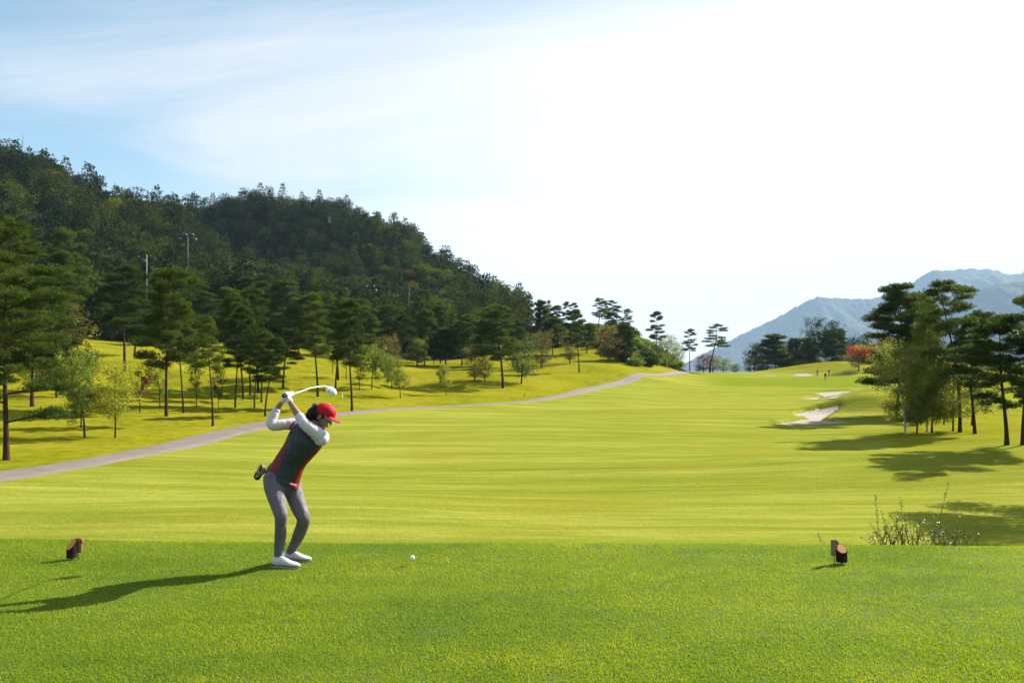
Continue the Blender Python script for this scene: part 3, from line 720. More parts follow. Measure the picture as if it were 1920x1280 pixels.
def farcrown(seed, kind, H=12.0, rx=3.0, n=420, leaf=0.75, mat='leaf_wood', bare=0.12):
    """hillside tree: trunk and crown in one mesh, clumpy outline"""
    g = np.random.default_rng(seed); C = []; D = []
    if kind == 'cone':
        nt = 11
        for k in range(nt):
            s = k/(nt-1); h = H*(bare+(1-bare)*s); r = rx*(1-s)**0.8+0.2
            m = int(n/nt*(1.5-s)); a = g.uniform(0, 6.28, m); rr = r*np.sqrt(g.random(m))*(1+0.25*np.sin(a*5+k))
            C.append(np.stack([np.cos(a)*rr, np.sin(a)*rr, h+g.normal(0, .35, m)-rr*0.15], -1))
            D.append(np.stack([np.cos(a), np.sin(a), g.uniform(-.1, .5, m)], -1)+g.normal(0, .35, (m, 3)))
    elif kind == 'pine':
        for k in range(15):
            s = g.random(); h = H*(0.42+0.55*s); a0 = g.uniform(0, 6.28); r0 = rx*(1-s)**0.5*g.uniform(.3, .9); r = rx*g.uniform(.3, .5); m = n//15
            v = in_ell(g, m); C.append(np.array([math.cos(a0)*r0, math.sin(a0)*r0, h])+v*[r, r, r*.35]); D.append(v+[0, 0, .5]+g.normal(0, .4, (m, 3)))
    else:
        for k in range(12):
            a0 = g.uniform(0, 6.28); s = g.random(); h = H*(0.3+0.6*s); r0 = rx*math.sqrt(max(0, 1-(s*1.5-.6)**2))*g.uniform(.4, .8); r = rx*g.uniform(.35, .55); m = n//12
            v = in_ell(g, m); C.append(np.array([math.cos(a0)*r0, math.sin(a0)*r0, h])+v*[r, r, r*.85]); D.append(v+g.normal(0, .7, (m, 3)))
    C = np.concatenate(C); D = np.concatenate(D); m = len(C)
    D /= np.linalg.norm(D, axis=1)[:, None]; q = g.normal(size=(m, 3)); S = np.cross(D, q); S /= np.linalg.norm(S, axis=1)[:, None]
    L = (leaf*g.uniform(.6, 1.3, m))[:, None]; Wd = leaf*(0.45 if kind != 'round' else 0.75)
    V = np.stack([C, C+D*L*.45+S*Wd*.5, C+D*L, C+D*L*.45-S*Wd*.5], 1).reshape(-1, 3); i = np.arange(m)*4
    Fq = np.stack([i, i+1, i+2, i+3], -1)
    tv, tf = loft([(0, 0, -1.5), (0, 0, H*.5), (0, 0, H*.93)], [.2, .13, .04], 5, cap=False)
    Fq = np.concatenate([Fq, np.array(tf)+len(V)]); V = np.concatenate([V, tv])
    rnd = np.concatenate([np.repeat(np.clip(g.random(m)*.6+.4*(C[:, 2]/H), 0, 1), 4), np.zeros(len(tv))])  # leaf tone lightened towards the crown top, imitating lit tops
    midx = np.concatenate([np.zeros(m), np.ones(len(tf))]).astype(int)
    return mesh_np(kind+'_tree', V, Fq, None, False, {'rnd': rnd}, [M[mat], M['bark']], midx)

PROTO = {}
def proto(key, made):
    tm, cm, H = made; v = np.empty(len(cm.vertices)*3, np.float32); cm.vertices.foreach_get('co', v); v = v.reshape(-1, 3)
    PROTO[key] = (tm, cm, float(np.percentile(v[:, 2], 99.8)), float(np.percentile(v[:, 0], 99)-np.percentile(v[:, 0], 1)), float((np.percentile(v[:, 0], 99)+np.percentile(v[:, 0], 1))/2))
proto('near_pine', pine(1, 11.5, 0.28, 3.3, 44, 0.25, 95, 0.19, 0.026, 0.42, 0.62, low=[(0.19, 0.15, 2.9), (0.16, -0.1, 3.3), (0.24, 2.7, 2.4), (0.29, 0.6, 3.0)], trunk_r=0.155))
proto('pine_a', pine(2, 10, 0.38, 2.3, 36, 0.55, 70))
proto('pine_b', pine(3, 10, 0.42, 2.1, 32, 0.95, 70))
proto('pine_c', pine(4, 10, 0.30, 2.5, 40, 0.55, 70, flat=0.55))
proto('pine_d', pine(5, 10, 0.50, 1.8, 26, 0.4, 60, gap=0.1))
proto('pine_right_a', pine(6, 11, 0.46, 2.9, 30, 0.75, 85, 0.19, 0.026, gap=0.12, flat=0.40, pad=0.62))
proto('pine_right_b', pine(7, 9, 0.40, 3.1, 30, 0.45, 85, 0.19, 0.026, flat=0.38, pad=0.62, low=[(0.33, 3.4, 2.0), (0.30, 0.2, 1.9), (0.36, 2.6, 1.8)]))
proto('pine_open', pine(8, 11, 0.45, 1.9, 24, 0.3, 50, 0.28, 0.05, gap=0.15, flat=0.35, per=4))
proto('pine_open_b', pine(9, 11, 0.5, 2.2, 20, 0.7, 50, 0.28, 0.05, gap=0.2, flat=0.35, per=4))
proto('pine_full', pine(10, 9, 0.18, 3.0, 40, 0.25, 50, 0.26, 0.05, flat=0.6, per=4, pad=0.85))
proto('pine_dense', pine(11, 11, 0.22, 3.0, 46, 0.6, 80, 0.20, 0.03, flat=0.5, pad=0.75))
proto('conifer', pine(12, 9, 0.2, 1.9, 34, 0.12, 40, 0.26, 0.05, flat=0.5, top=0.2, per=4, pad=0.5))
proto('young_a', broad(21, 5, 0.28, 1.35, 10, 0.13, 5200, 'leaf_green'))
proto('young_b', broad(22, 5, 0.26, 1.5, 10, 0.13, 5200, 'leaf_yellow'))
proto('young_c', broad(23, 5, 0.3, 1.15, 9, 0.14, 2400, 'leaf_green', shape='column'))
proto('small_d', broad(24, 4, 0.34, 1.1, 8, 0.13, 1800, 'leaf_green'))
proto('bushy', broad(25, 6, 0.2, 2.0, 11, 0.17, 5200, 'leaf_orange', stems=2, trunk_r=0.09))
proto('bushy_b', broad(26, 6, 0.22, 2.0, 11, 0.17, 5200, 'leaf_green', stems=2, trunk_r=0.09))
proto('multi', broad(27, 6, 0.25, 1.8, 8, 0.17, 5200, 'leaf_dark', stems=3, trunk_r=0.07))
proto('maple', broad(28, 5, 0.25, 2.1, 12, 0.16, 6500, 'leaf_maple', shape='vase', trunk_r=0.1))
proto('birch_a', broad(31, 9, 0.16, 2.1, 20, 0.14, 17000, 'leaf_birch', shape='round', bark_='birch', trunk_r=0.10, hollow=0.33, droop=0.5))
proto('birch_b', broad(32, 9, 0.18, 1.9, 20, 0.14, 16000, 'leaf_birch', shape='cone', bark_='birch', trunk_r=0.09, hollow=0.36, droop=0.5))
proto('birch_c', broad(33, 7, 0.22, 1.7, 14, 0.14, 9000, 'leaf_birch', shape='round', bark_='bark', trunk_r=0.08, droop=0.7))
proto('big_broad', broad(34, 9, 0.15, 3.2, 15, 0.26, 6500, 'leaf_dark', stems=2, trunk_r=0.14))
proto('tall_broad', broad(35, 12, 0.3, 2.6, 12, 0.28, 3600, 'leaf_wood', stems=2, trunk_r=0.14, hollow=0.3))

PLACED = []
def tree(name, key, px, pyb, pyt, wpx, label, group=None, mat=None, rz=None, ymin=15, Y=None, cat=None, ty=None):
    if Y is None: X, Yw, z_ = at(px, pyb, ymin)
    else: Yw = Y; X = (px-CX)/F*Y; z_ = float(hz(X, Y))
    tm, cm, ph, pwid, pcx = PROTO[key]
    base_row = HY+(CZ-z_)*F/Yw
    h = (base_row-pyt)*Yw/F; wd = wpx*Yw/F
    sx = wd/pwid; sz = h/ph
    i = len(PLACED); rz = rz if rz is not None else (i*1.9) % 6.28
    r = empty(name, (X, Yw, z_), rz); r.scale = (sx, sx, sz)
    # keep the trunk round and of a natural girth
    tag(r, label, cat or 'tree', group)
    a = link('trunk', tm, r); b = link('crown', cm, r)
    if mat:
        b.material_slots[0].link = 'OBJECT'; b.material_slots[0].material = M[mat]
    PLACED.append(r); return r
GL = 'trees on the left slope'; GR = 'trees by the bunkers'
T_ = [
 # name, proto, column, base row, top row, crown width, label, rotation, material
 ('pine_tree', 'near_pine', 12, 862, 412, 225, 'tallest dark pine at the left edge with long low limbs over the grass', 0.1, None),
 ('pine_tree', 'pine_c', 60, 762, 520, 120, 'dark bushy pine just behind the big pine at the left edge', None, None),
 ('young_tree', 'young_a', 159, 820, 655, 78, 'young green broadleaf tree nearest the path at far left', None, None),
 ('young_tree', 'young_c', 152, 801, 668, 60, 'slim green sapling close behind the young broadleaf tree at far left', None, None),
 ('young_tree', 'young_b', 216, 820, 676, 78, 'pale yellow green young tree above the first bend of the path', None, None),
 ('broadleaf_tree', 'bushy', 112, 745, 566, 110, 'rust tinged bushy tree behind the young trees at far left', None, None),
 ('broadleaf_tree', 'bushy_b', 60, 735, 640, 90, 'low green bushy tree behind the big pine trunk at left edge', None, None),
 ('broadleaf_tree', 'multi', 142, 783, 650, 70, 'dark stemmed broadleaf tree behind the slim sapling', None, None),
 ('young_tree', 'small_d', 262, 772, 680, 46, 'small reddish sapling right of the yellow green tree', None, 'leaf_darkred'),
 ('pine_tree', 'pine_a', 234, 696, 494, 100, 'dark pine standing higher up the slope beside the white pole', None, None),
 ('pine_tree', 'pine_c', 252, 668, 560, 70, 'farther dark pine just right of the pine beside the white pole', None, None),
 ('pine_tree', 'pine_c', 312, 780, 500, 104, 'tall dark pine with a thick bent trunk near the path bend', None, None),
 ('pine_tree', 'pine_b', 344, 774, 560, 70, 'leaning pine right behind the thick bent pine', None, None),
 ('young_tree', 'small_d', 300, 768, 672, 40, 'small green sapling left of the thick bent pine', None, None),
 ('young_tree', 'young_c', 368, 762, 640, 40, 'narrow light green tree between two pines above the path', None, 'leaf_green'),
 ('pine_tree', 'pine_d', 399, 798, 590, 52, 'slender pine standing closest to the path on the left slope', None, None),
 ('young_tree', 'small_d', 410, 770, 700, 26, 'tiny dark sapling right of the slender pine by the path', None, 'leaf_dark'),
 ('young_tree', 'young_c', 416, 745, 655, 44, 'thin forked sapling behind the slender pine', None, None),
 ('pine_tree', 'pine_a', 441, 764, 575, 62, 'straight pine at the left of the close pine stand', None, None),
 ('pine_tree', 'pine_b', 456, 748, 545, 70, 'second pine in the close stand left of the golfer', None, None),
 ('pine_tree', 'pine_a', 469, 740, 560, 60, 'third pine in the close stand, set farther back', None, None),
 ('pine_tree', 'pine_b', 477, 764, 620, 56, 'curved pine trunk in the middle of the close stand', None, None),
 ('pine_tree', 'pine_c', 484, 734, 540, 76, 'rearmost broad pine of the close stand', None, None),
 ('pine_tree', 'pine_b', 490, 754, 600, 62, 'pine just behind the front pine of the close stand', None, None),
 ('pine_tree', 'pine_b', 497, 780, 632, 70, 'front pine of the close stand with a forked leaning stem', None, None),
 ('pine_tree', 'pine_a', 531, 727, 615, 72, 'low spreading pine directly above the golfer\'s raised hands', None, None),
 ('pine_tree', 'pine_a', 596, 743, 548, 76, 'tall pine behind the shaft of the raised club', None, None),
 ('pine_tree', 'pine_b', 629, 727, 560, 62, 'left pine of the pair behind the club head', None, None),
 ('pine_tree', 'pine_d', 634, 712, 580, 56, 'farther pine of the pair behind the club head', None, None),
 ('pine_tree', 'pine_a', 660, 770, 560, 82, 'lone tall pine by the path just right of the golfer\'s cap', None, None),
 ('young_tree', 'small_d', 623, 700, 645, 28, 'thin sapling left of the pair of pines behind the club', None, None),
 ('young_tree', 'small_d', 649, 711, 640, 30, 'thin green sapling behind the lone tall pine', None, None),
 ('young_tree', 'young_c', 674, 732, 662, 34, 'green sapling first to the right of the lone tall pine', None, None),
 ('young_tree', 'young_a', 697, 730, 645, 42, 'bright green sapling second to the right of the lone tall pine', None, None),
 ('young_tree', 'small_d', 704, 712, 650, 30, 'small dark green sapling behind the bright one', None, 'leaf_dark'),
 ('young_tree', 'young_a', 735, 730, 664, 36, 'left one of two light green saplings on the middle slope', None, None),
 ('young_tree', 'young_b', 751, 746, 668, 40, 'lower right one of two light green saplings on the middle slope', None, 'leaf_green'),
 ('broadleaf_tree', 'bushy', 727, 706, 626, 50, 'orange tinged tree between the saplings on the middle slope', None, None),
 ('pine_tree', 'pine_a', 763, 676, 597, 44, 'dark pine behind the shaded mound', None, None),
 ('broadleaf_tree', 'bushy_b', 783, 688, 622, 44, 'round green tree at the left end of the shaded mound', None, None),
 ('young_tree', 'small_d', 813, 684, 640, 30, 'small dark tree on top of the shaded mound', None, 'leaf_dark'),
 ('pine_tree', 'pine_full', 836, 686, 612, 66, 'wide dark round pine on top of the shaded mound', None, None),
 ('young_tree', 'young_a', 837, 741, 682, 27, 'small bright sapling alone on the shaded side of the mound', None, 'leaf_green'),
 ('broadleaf_tree', 'bushy', 888, 716, 642, 44, 'rusty orange tree on the right end of the mound', None, None),
 ('broadleaf_tree', 'bushy', 910, 714, 664, 32, 'smaller orange and green tree beside the big dark pine', None, None),
 ('pine_tree', 'pine_c', 943, 727, 572, 88, 'big dark pine standing at the foot of the wooded hill', None, None),
 ('broadleaf_tree', 'multi', 980, 719, 634, 62, 'dark many stemmed tree right of the big dark pine', None, None),
 ('broadleaf_tree', 'bushy', 1016, 690, 618, 50, 'orange green bushy tree behind the many stemmed tree', None, None),
 ('broadleaf_tree', 'bushy', 1070, 681, 622, 36, 'small orange tree left of the pine on the little hill', None, None),
 ('pine_tree', 'pine_a', 1086, 698, 579, 48, 'tall pine on the slope above the bend of the distant path', None, None),
 ('broadleaf_tree', 'bushy', 1140, 678, 613, 52, 'orange leaved bush tree at the foot of the little hill', None, None),
 ('pine_tree', 'pine_full', 1171, 678, 605, 46, 'dark rounded pine at the foot of the little hill', None, None),
 ('pine_tree', 'pine_open', 1232, 686, 583, 34, 'tall slim pine at the right end of the little hill', None, None),
 ('broadleaf_tree', 'big_broad', 1254, 689, 624, 46, 'green round tree just right of the tall slim pine', None, 'leaf_green'),
 ('broadleaf_tree', 'bushy_b', 1270, 687, 640, 30, 'smaller green tree at the edge of the little hill', None, None),
 ('pine_tree', 'pine_open', 1293, 696, 616, 28, 'left one of two pines against the sky where the path ends', None, None),
 ('pine_tree', 'pine_open_b', 1331, 698, 608, 50, 'right one of two pines against the sky, with a leaning open crown', None, None),
]
for (nm, key, px, pb, pt, wp, lb, rz, mt) in T_:
    tree(nm, key, px, pb, pt, wp*(0.9 if nm == 'pine_tree' else 1.0), lb, GL if px < 1060 else 'trees on the little hill and skyline', mt, rz)
# behind the crest where the path ends
for (key, px, pt, wp, lb, mt, Y) in [
    ('bushy', 1320, 662, 34, 'rusty low tree between the two skyline pines', 'leaf_darkred', 232), ('bushy', 1338, 664, 30, 'pink brown low tree behind the leaning skyline pine', 'leaf_orange', 236),
    ('bushy_b', 1358, 666, 34, 'yellow green low tree right of the leaning skyline pine', 'leaf_green', 230), ('bushy_b', 1380, 678, 30, 'smallest green bush on the skyline right of the pines', 'leaf_green', 236),
    ('bushy_b', 1308, 680, 18, 'tiny green bush at the foot of the skyline pines', None, 232)]:
    tree('low_tree', key, px, 0, pt, wp, lb, 'low trees behind the end of the path', mt, Y=Y)
for (key, px, pt, wp, lb, mt, Y) in [
    ('tall_broad', 1412, 642, 46, 'pale green tree at the left end of the far tree line', 'leaf_wood', 246),
    ('bushy', 1404, 664, 26, 'small orange tree at the left end of the far tree line', None, 240),
    ('bushy_b', 1424, 660, 32, 'small bright green tree in the far tree line', None, 238),
    ('pine_full', 1455, 626, 54, 'broad dark pine in the far tree line behind the green', None, 240),
    ('pine_full', 1489, 634, 34, 'narrow dark pine right of the broad one in the far tree line', None, 252),
    ('pine_full', 1514, 632, 40, 'dark pine below the tall pale trees in the far tree line', None, 240),
    ('tall_broad', 1524, 592, 40, 'tallest pale airy tree in the far tree line', 'leaf_wood', 268),
    ('tall_broad', 1552, 598, 44, 'second tall pale tree in the far tree line', 'leaf_wood', 268),
    ('pine_c', 1550, 618, 42, 'dark pine in front of the second tall pale tree', None, 240),
    ('pine_full', 1572, 616, 36, 'dark pine right of the middle of the far tree line', None, 246),
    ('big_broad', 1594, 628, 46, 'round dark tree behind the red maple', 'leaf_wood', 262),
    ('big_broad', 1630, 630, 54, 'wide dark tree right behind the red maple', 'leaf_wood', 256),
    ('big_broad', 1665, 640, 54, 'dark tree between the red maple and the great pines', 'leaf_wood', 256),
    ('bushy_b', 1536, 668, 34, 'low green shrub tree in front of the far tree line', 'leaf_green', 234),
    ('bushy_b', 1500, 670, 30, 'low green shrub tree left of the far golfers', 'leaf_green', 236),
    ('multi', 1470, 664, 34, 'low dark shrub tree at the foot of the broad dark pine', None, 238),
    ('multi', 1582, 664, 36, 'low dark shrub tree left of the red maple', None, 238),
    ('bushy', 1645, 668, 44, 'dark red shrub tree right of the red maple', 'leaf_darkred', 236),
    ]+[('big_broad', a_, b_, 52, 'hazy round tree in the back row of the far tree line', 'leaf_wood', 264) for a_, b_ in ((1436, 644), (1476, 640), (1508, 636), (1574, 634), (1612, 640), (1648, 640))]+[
    ('bushy', 1668, 670, 40, 'dark red shrub tree beside the birches', 'leaf_darkred', 234)]:
    tree('far_tree', key, px, 0, pt, wp, lb, 'far tree line behind the green', mt, Y=Y)
# two-coloured maple: red top over orange and green below
mp = tree('maple_tree', 'maple', 1610, 695, 644, 52, 'bright red maple alone at the back of the green', None, None, 0.6)
# right hand group
Rg = [
 ('pine_tree', 'pine_dense', 1682, 810, 537, 120, 'large dark pine rising behind the birches, top against the sky', 0.3, None, 74),
 ('pine_tree', 'pine_dense', 1708, 806, 560, 100, 'second dark pine behind the birches, shorter than its neighbour', 2.0, None, 78),
 ('pine_tree', 'pine_right_a', 1800, 810, 524, 132, 'tallest pine by the bunkers with a bent dark trunk', 1.2, None, None),
 ('pine_tree', 'pine_b', 1828, 813, 580, 100, 'pine with a curved trunk just right of the tallest one', 2.8, None, None),
 ('pine_tree', 'pine_right_b', 1888, 834, 588, 150, 'wide pine with low forked limbs near the right edge', 0.5, None, None),
 ('pine_tree', 'pine_right_b', 1917, 834, 560, 120, 'pine cut off by the right edge of the view', 4.0, None, None),
 ('birch_tree', 'birch_a', 1697, 813, 636, 96, 'birch with a white trunk at the left of the clump', 0.2, None, None),
 ('birch_tree', 'birch_b', 1738, 810, 606, 90, 'tallest birch with a white trunk in the middle of the clump', 1.0, None, None),
 ('birch_tree', 'birch_c', 1787, 808, 660, 76, 'small birch at the right of the clump between the pines', 2.0, None, None),
 ('birch_tree', 'birch_c', 1822, 800, 650, 84, 'loose hanging tree behind the curved pine trunk', 3.0, None, 68),
 ('broadleaf_tree', 'birch_c', 1719, 812, 680, 70, 'dark stemmed tree between the two white birch trunks', 4.0, 'leaf_green', None),
 ('broadleaf_tree', 'multi', 1750, 811, 690, 62, 'dark forked tree right of the tallest birch', 5.0, 'leaf_green', None),
 ('broadleaf_tree', 'birch_c', 1770, 804, 668, 60, 'thin dark stemmed tree at the back of the birch clump', 1.5, 'leaf_green', 66),
]
for (nm, key, px, pb, pt, wp, lb, rz, mt, Y) in Rg: tree(nm, key, px, pb, pt, wp, lb, GR, mt, rz, 15, Y)
# pine just outside the view whose shadow crosses the right of the fairway
X_, Y_ = 24.0, 29.6
r = empty('pine_tree', (X_, Y_, float(hz(X_, Y_))), 1.0); r.scale = (1.1, 1.1, 1.0)
tag(r, 'pine beyond the right edge that throws its shadow on the near fairway', 'tree'); link('trunk', PROTO['pine_right_b'][0], r); link('crown', PROTO['pine_right_b'][1], r)

# skyline trees on the little hill
for i, (key, px, pt, wp, lb) in enumerate([
    ('conifer', 995, 549, 22, 'pointed conifer on the skyline, first right of the wooded hill'), ('pine_full', 1012, 563, 30, 'round dark pine on the skyline beside the pointed conifer'),
    ('conifer', 1028, 562, 22, 'shorter pointed conifer on the skyline'), ('pine_c', 1046, 572, 26, 'skyline pine left of three airy trees'),
    ('pine_open', 1060, 565, 18, 'thin airy pine on the skyline, leftmost of a pair'), ('pine_open', 1076, 567, 20, 'thin airy pine on the skyline, rightmost of a pair'),
    ('pine_open_b', 1119, 560, 34, 'wide airy pine on top of the little hill'), ('pine_open', 1137, 565, 20, 'slim airy pine second on top of the little hill'),
    ('pine_open', 1148, 563, 24, 'slim airy pine third on top of the little hill'), ('pine_open_b', 1158, 572, 30, 'leaning airy pine on top of the little hill'),
    ('pine_open', 1173, 579, 24, 'last airy pine on the right shoulder of the little hill')]):
    tree('skyline_tree', key, px, 0, pt, wp, lb, 'skyline trees on the little hill', None, i*0.9, Y=214+(i % 3)*6)

# belt of pines between the open slope and the wooded hill
g = np.random.default_rng(81)
for (px, pt, wp, Y, key) in [(95, 470, 86, 108, 'pine_dense'), (130, 432, 70, 124, 'pine_a'), (165, 500, 66, 158, 'conifer'), (205, 540, 56, 150, 'pine_c'), (180, 470, 60, 176, 'pine_full'), (262, 540, 50, 160, 'pine_a'),
    (290, 530, 56, 164, 'pine_full'), (352, 520, 62, 158, 'pine_c'), (385, 548, 56, 150, 'pine_a'), (408, 500, 58, 178, 'conifer'), (428, 540, 54, 160, 'pine_full'), (505, 512, 58, 170, 'pine_dense'), (536, 524, 60, 158, 'pine_c'),
    (560, 560, 52, 150, 'pine_full'), (584, 505, 40, 182, 'conifer'), (615, 548, 60, 160, 'pine_c'), (690, 560, 60, 160, 'pine_dense'), (718, 572, 52, 168, 'pine_c'), (745, 590, 46, 150, 'pine_a'), (796, 582, 46, 158, 'pine_full'),
    (826, 572, 42, 168, 'pine_c'), (866, 590, 46, 162, 'pine_a'), (905, 600, 44, 160, 'pine_full'), (962, 596, 42, 158, 'pine_c'), (1036, 596, 44, 186, 'pine_full'), (1100, 606, 36, 190, 'pine_c'), (40, 500, 90, 98, 'pine_c'), (320, 470, 50, 188, 'pine_full'), (232, 500, 56, 184, 'conifer'), (470, 520, 50, 180, 'pine_a'), (650, 540, 48, 184, 'conifer')]:
    tree('pine_tree', key, px, 0, pt, wp, 'dark pine in the belt of pines between the left slope and the wooded hill', 'belt of pines below the wooded hill', None, float(g.uniform(0, 6.28)), Y=Y)

# undergrowth on the little hill and at the wood's foot
def shrubmesh(seed, mat, n=900, leaf=0.2):
    g = np.random.default_rng(seed); C = []; 
    for k in range(14):
        a = g.uniform(0, 6.28); r0 = g.uniform(0, .8); v = in_ell(g, n//14); C.append(np.array([math.cos(a)*r0, math.sin(a)*r0, g.uniform(.25, .75)])+v*[.45, .45, .38])
    C = np.concatenate(C); C[:, 2] = np.abs(C[:, 2]); m = len(C)
    return leaves_mesh('shrub', C, g.normal(size=(m, 3))+[0, 0, .4], leaf*g.uniform(.6, 1.3, m), leaf*.6, g.random(m), M[mat], g)
SH = [shrubmesh(41, 'leaf_green'), shrubmesh(42, 'leaf_dark'), shrubmesh(43, 'leaf_wood'), shrubmesh(44, 'leaf_orange')]
g = np.random.default_rng(51)
SHL = ['green shrub in the thicket at the foot of the woods', 'dark green shrub in the thicket at the foot of the woods', 'dull olive shrub in the thicket at the foot of the woods', 'rusty orange shrub in the thicket at the foot of the woods']
def shrub(X, Y, s, k):
    o = link('shrub', SH[k], None, (X, Y, float(hz(X, Y))-0.1)); o.scale = (s, s, s*g.uniform(.7, 1.1)); o.rotation_euler = (0, 0, g.uniform(0, 6.28))
    tag(o, SHL[k], 'shrub', 'shrubs at the edge of the woods')
ns = 0
for _ in range(6000):
    px = g.uniform(1040, 1282); pyb = g.uniform(612, 690)
    lim = np.interp(px, [1040, 1100, 1130, 1180, 1230, 1282], [648, 650, 655, 684, 690, 692])
    if pyb > lim: continue
    X, Y, z_ = at(px, pyb, 120)
    if Y < 150 or Y > 260: continue
    if any((X-a)**2+(Y-b)**2 < 2.1**2 for a, b in PLACEDS) if (PLACEDS := globals().setdefault('PLACEDS_', [])) else False: continue
    PLACEDS_.append((X, Y)); shrub(X, Y, g.uniform(1.5, 2.8), int(g.choice([0, 1, 2, 3], p=[.42, .25, .25, .08]))); ns += 1
    if ns > 150: break
for px in np.arange(0, 1045, 9.0):
    Yb = float(np.interp(px, [0, 150, 420, 600, 800, 1000, 1060], [98, 150, 168, 175, 183, 201, 204]))+g.uniform(-6, 8)
    X = (px-CX)/F*Yb; shrub(X, Yb, g.uniform(1.2, 2.6), int(g.choice([0, 1, 2, 3], p=[.35, .3, .2, .15])))

# ------------------------------------------------------------------ wooded hill
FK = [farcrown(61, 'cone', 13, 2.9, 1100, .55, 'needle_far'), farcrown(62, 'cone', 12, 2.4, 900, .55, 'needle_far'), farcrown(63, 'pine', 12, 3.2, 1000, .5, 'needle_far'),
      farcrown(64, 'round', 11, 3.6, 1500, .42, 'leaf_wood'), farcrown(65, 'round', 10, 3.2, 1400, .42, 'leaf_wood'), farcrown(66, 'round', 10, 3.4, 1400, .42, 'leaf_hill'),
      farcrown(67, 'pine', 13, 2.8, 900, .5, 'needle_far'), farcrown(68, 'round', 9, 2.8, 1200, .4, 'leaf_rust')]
FN = ['conifer_tree', 'conifer_tree', 'pine_tree', 'broadleaf_tree', 'broadleaf_tree', 'broadleaf_tree', 'pine_tree', 'broadleaf_tree']
FL = ['dark pointed conifer in the dense wood on the hill', 'narrow dark conifer in the dense wood on the hill', 'flat topped dark pine in the dense wood on the hill', 'dark round broadleaf tree in the dense wood on the hill',
      'smaller dark broadleaf tree in the dense wood on the hill', 'light green broadleaf tree in the dense wood on the hill', 'thin open pine in the dense wood on the hill', 'rust coloured broadleaf tree in the dense wood on the hill']
g = np.random.default_rng(71); cand = []
for y0 in np.arange(92, 520, 6.2):
    sp = 6.2*(1+max(0, y0-200)/900)
    x = -1.05*y0/1.0-40
    while x < 0.2*y0:
        X = x+g.uniform(-1.8, 1.8); Y = y0+g.uniform(-2, 2); x += sp
        px = CX+F*X/Y
        if px < -330 or px > 1180: continue
        yf = np.interp(px, [-400, 0, 150, 420, 600, 800, 1000, 1060, 1290], [85, 98, 152, 172, 180, 188, 206, 208, 260])
        if Y < yf+3: continue
        if px > 985: continue
        cand.append((X, Y, px))
cand = np.array(cand); cz = hz(cand[:, 0], cand[:, 1]); rows = HY+(CZ-cz)*F/cand[:, 1]
hmin = np.minimum.accumulate(HY+(CZ-Z)*F/GY, axis=0)
def front(px, Y):
    c = np.clip(np.searchsorted(gcols, px), 0, len(gcols)-1); r = np.clip(np.searchsorted(gy, Y)-1, 0, len(gy)-1); return hmin[r, c]
fr = front(cand[:, 2], cand[:, 1]); toph = 11*F/cand[:, 1]
keep = rows-toph < fr+2
cand, rows, fr, toph = cand[keep], rows[keep], fr[keep], toph[keep]
order = np.argsort(np.minimum(fr, rows)-(rows-toph))[::-1]
n = len(cand)
def pick(i):
    X, Y, px = cand[i]; con = fbm2(X/30, Y/30, 2, 3)
    p = np.array([.11, .07, .16, .26, .20, .10, .08, .02])
    if px > 640 and Y < 420: p = np.array([.10, .08, .14, .16, .16, .26, .05, .05])  # lighter-leaved kinds favoured to imitate the sunlit right flank
    if con > 0.15: p = p*np.array([2.2, 1.5, 2, .5, .5, .4, 1.5, .5])
    return int(g.choice(8, p=p/p.sum()))
on_sky = (rows-fr < 1.5)
exposed = on_sky*2.0+cand[:, 1]*-0.0022+g.random(n)*0.35
# individually built: the ones that show largest
inside = (cand[:, 2] > -10) & (cand[:, 2] < 1120)
score = np.where(inside, 1.0/cand[:, 1]*(1+0.8*on_sky), 0); sel = np.zeros(n, bool); sel[np.argsort(score)[::-1][:270]] = True
SC = {}
pts = []
for i in range(n):
    X, Y, px = cand[i]; k = pick(i); s = g.uniform(.85, 1.5)*(0.85 if Y < 130 else 1.0)*(0.62 if px > 930 and Y < 300 else 1.0); zz = float(hz(X, Y))
    if sel[i]:
        o = link(FN[k], FK[k], None, (X, Y, zz-.2)); wd_ = 1.25; o.scale = (s*wd_*g.uniform(.85, 1.15), s*wd_*g.uniform(.85, 1.15), s); o.rotation_euler = (0, 0, g.uniform(0, 6.28))
        tag(o, FL[k], 'tree', 'trees of the wood on the hill')
    else: pts.append((k, X, Y, zz-.2, s, g.uniform(0, 6.28)))
print('hill trees', n, 'individual', int(sel.sum()))
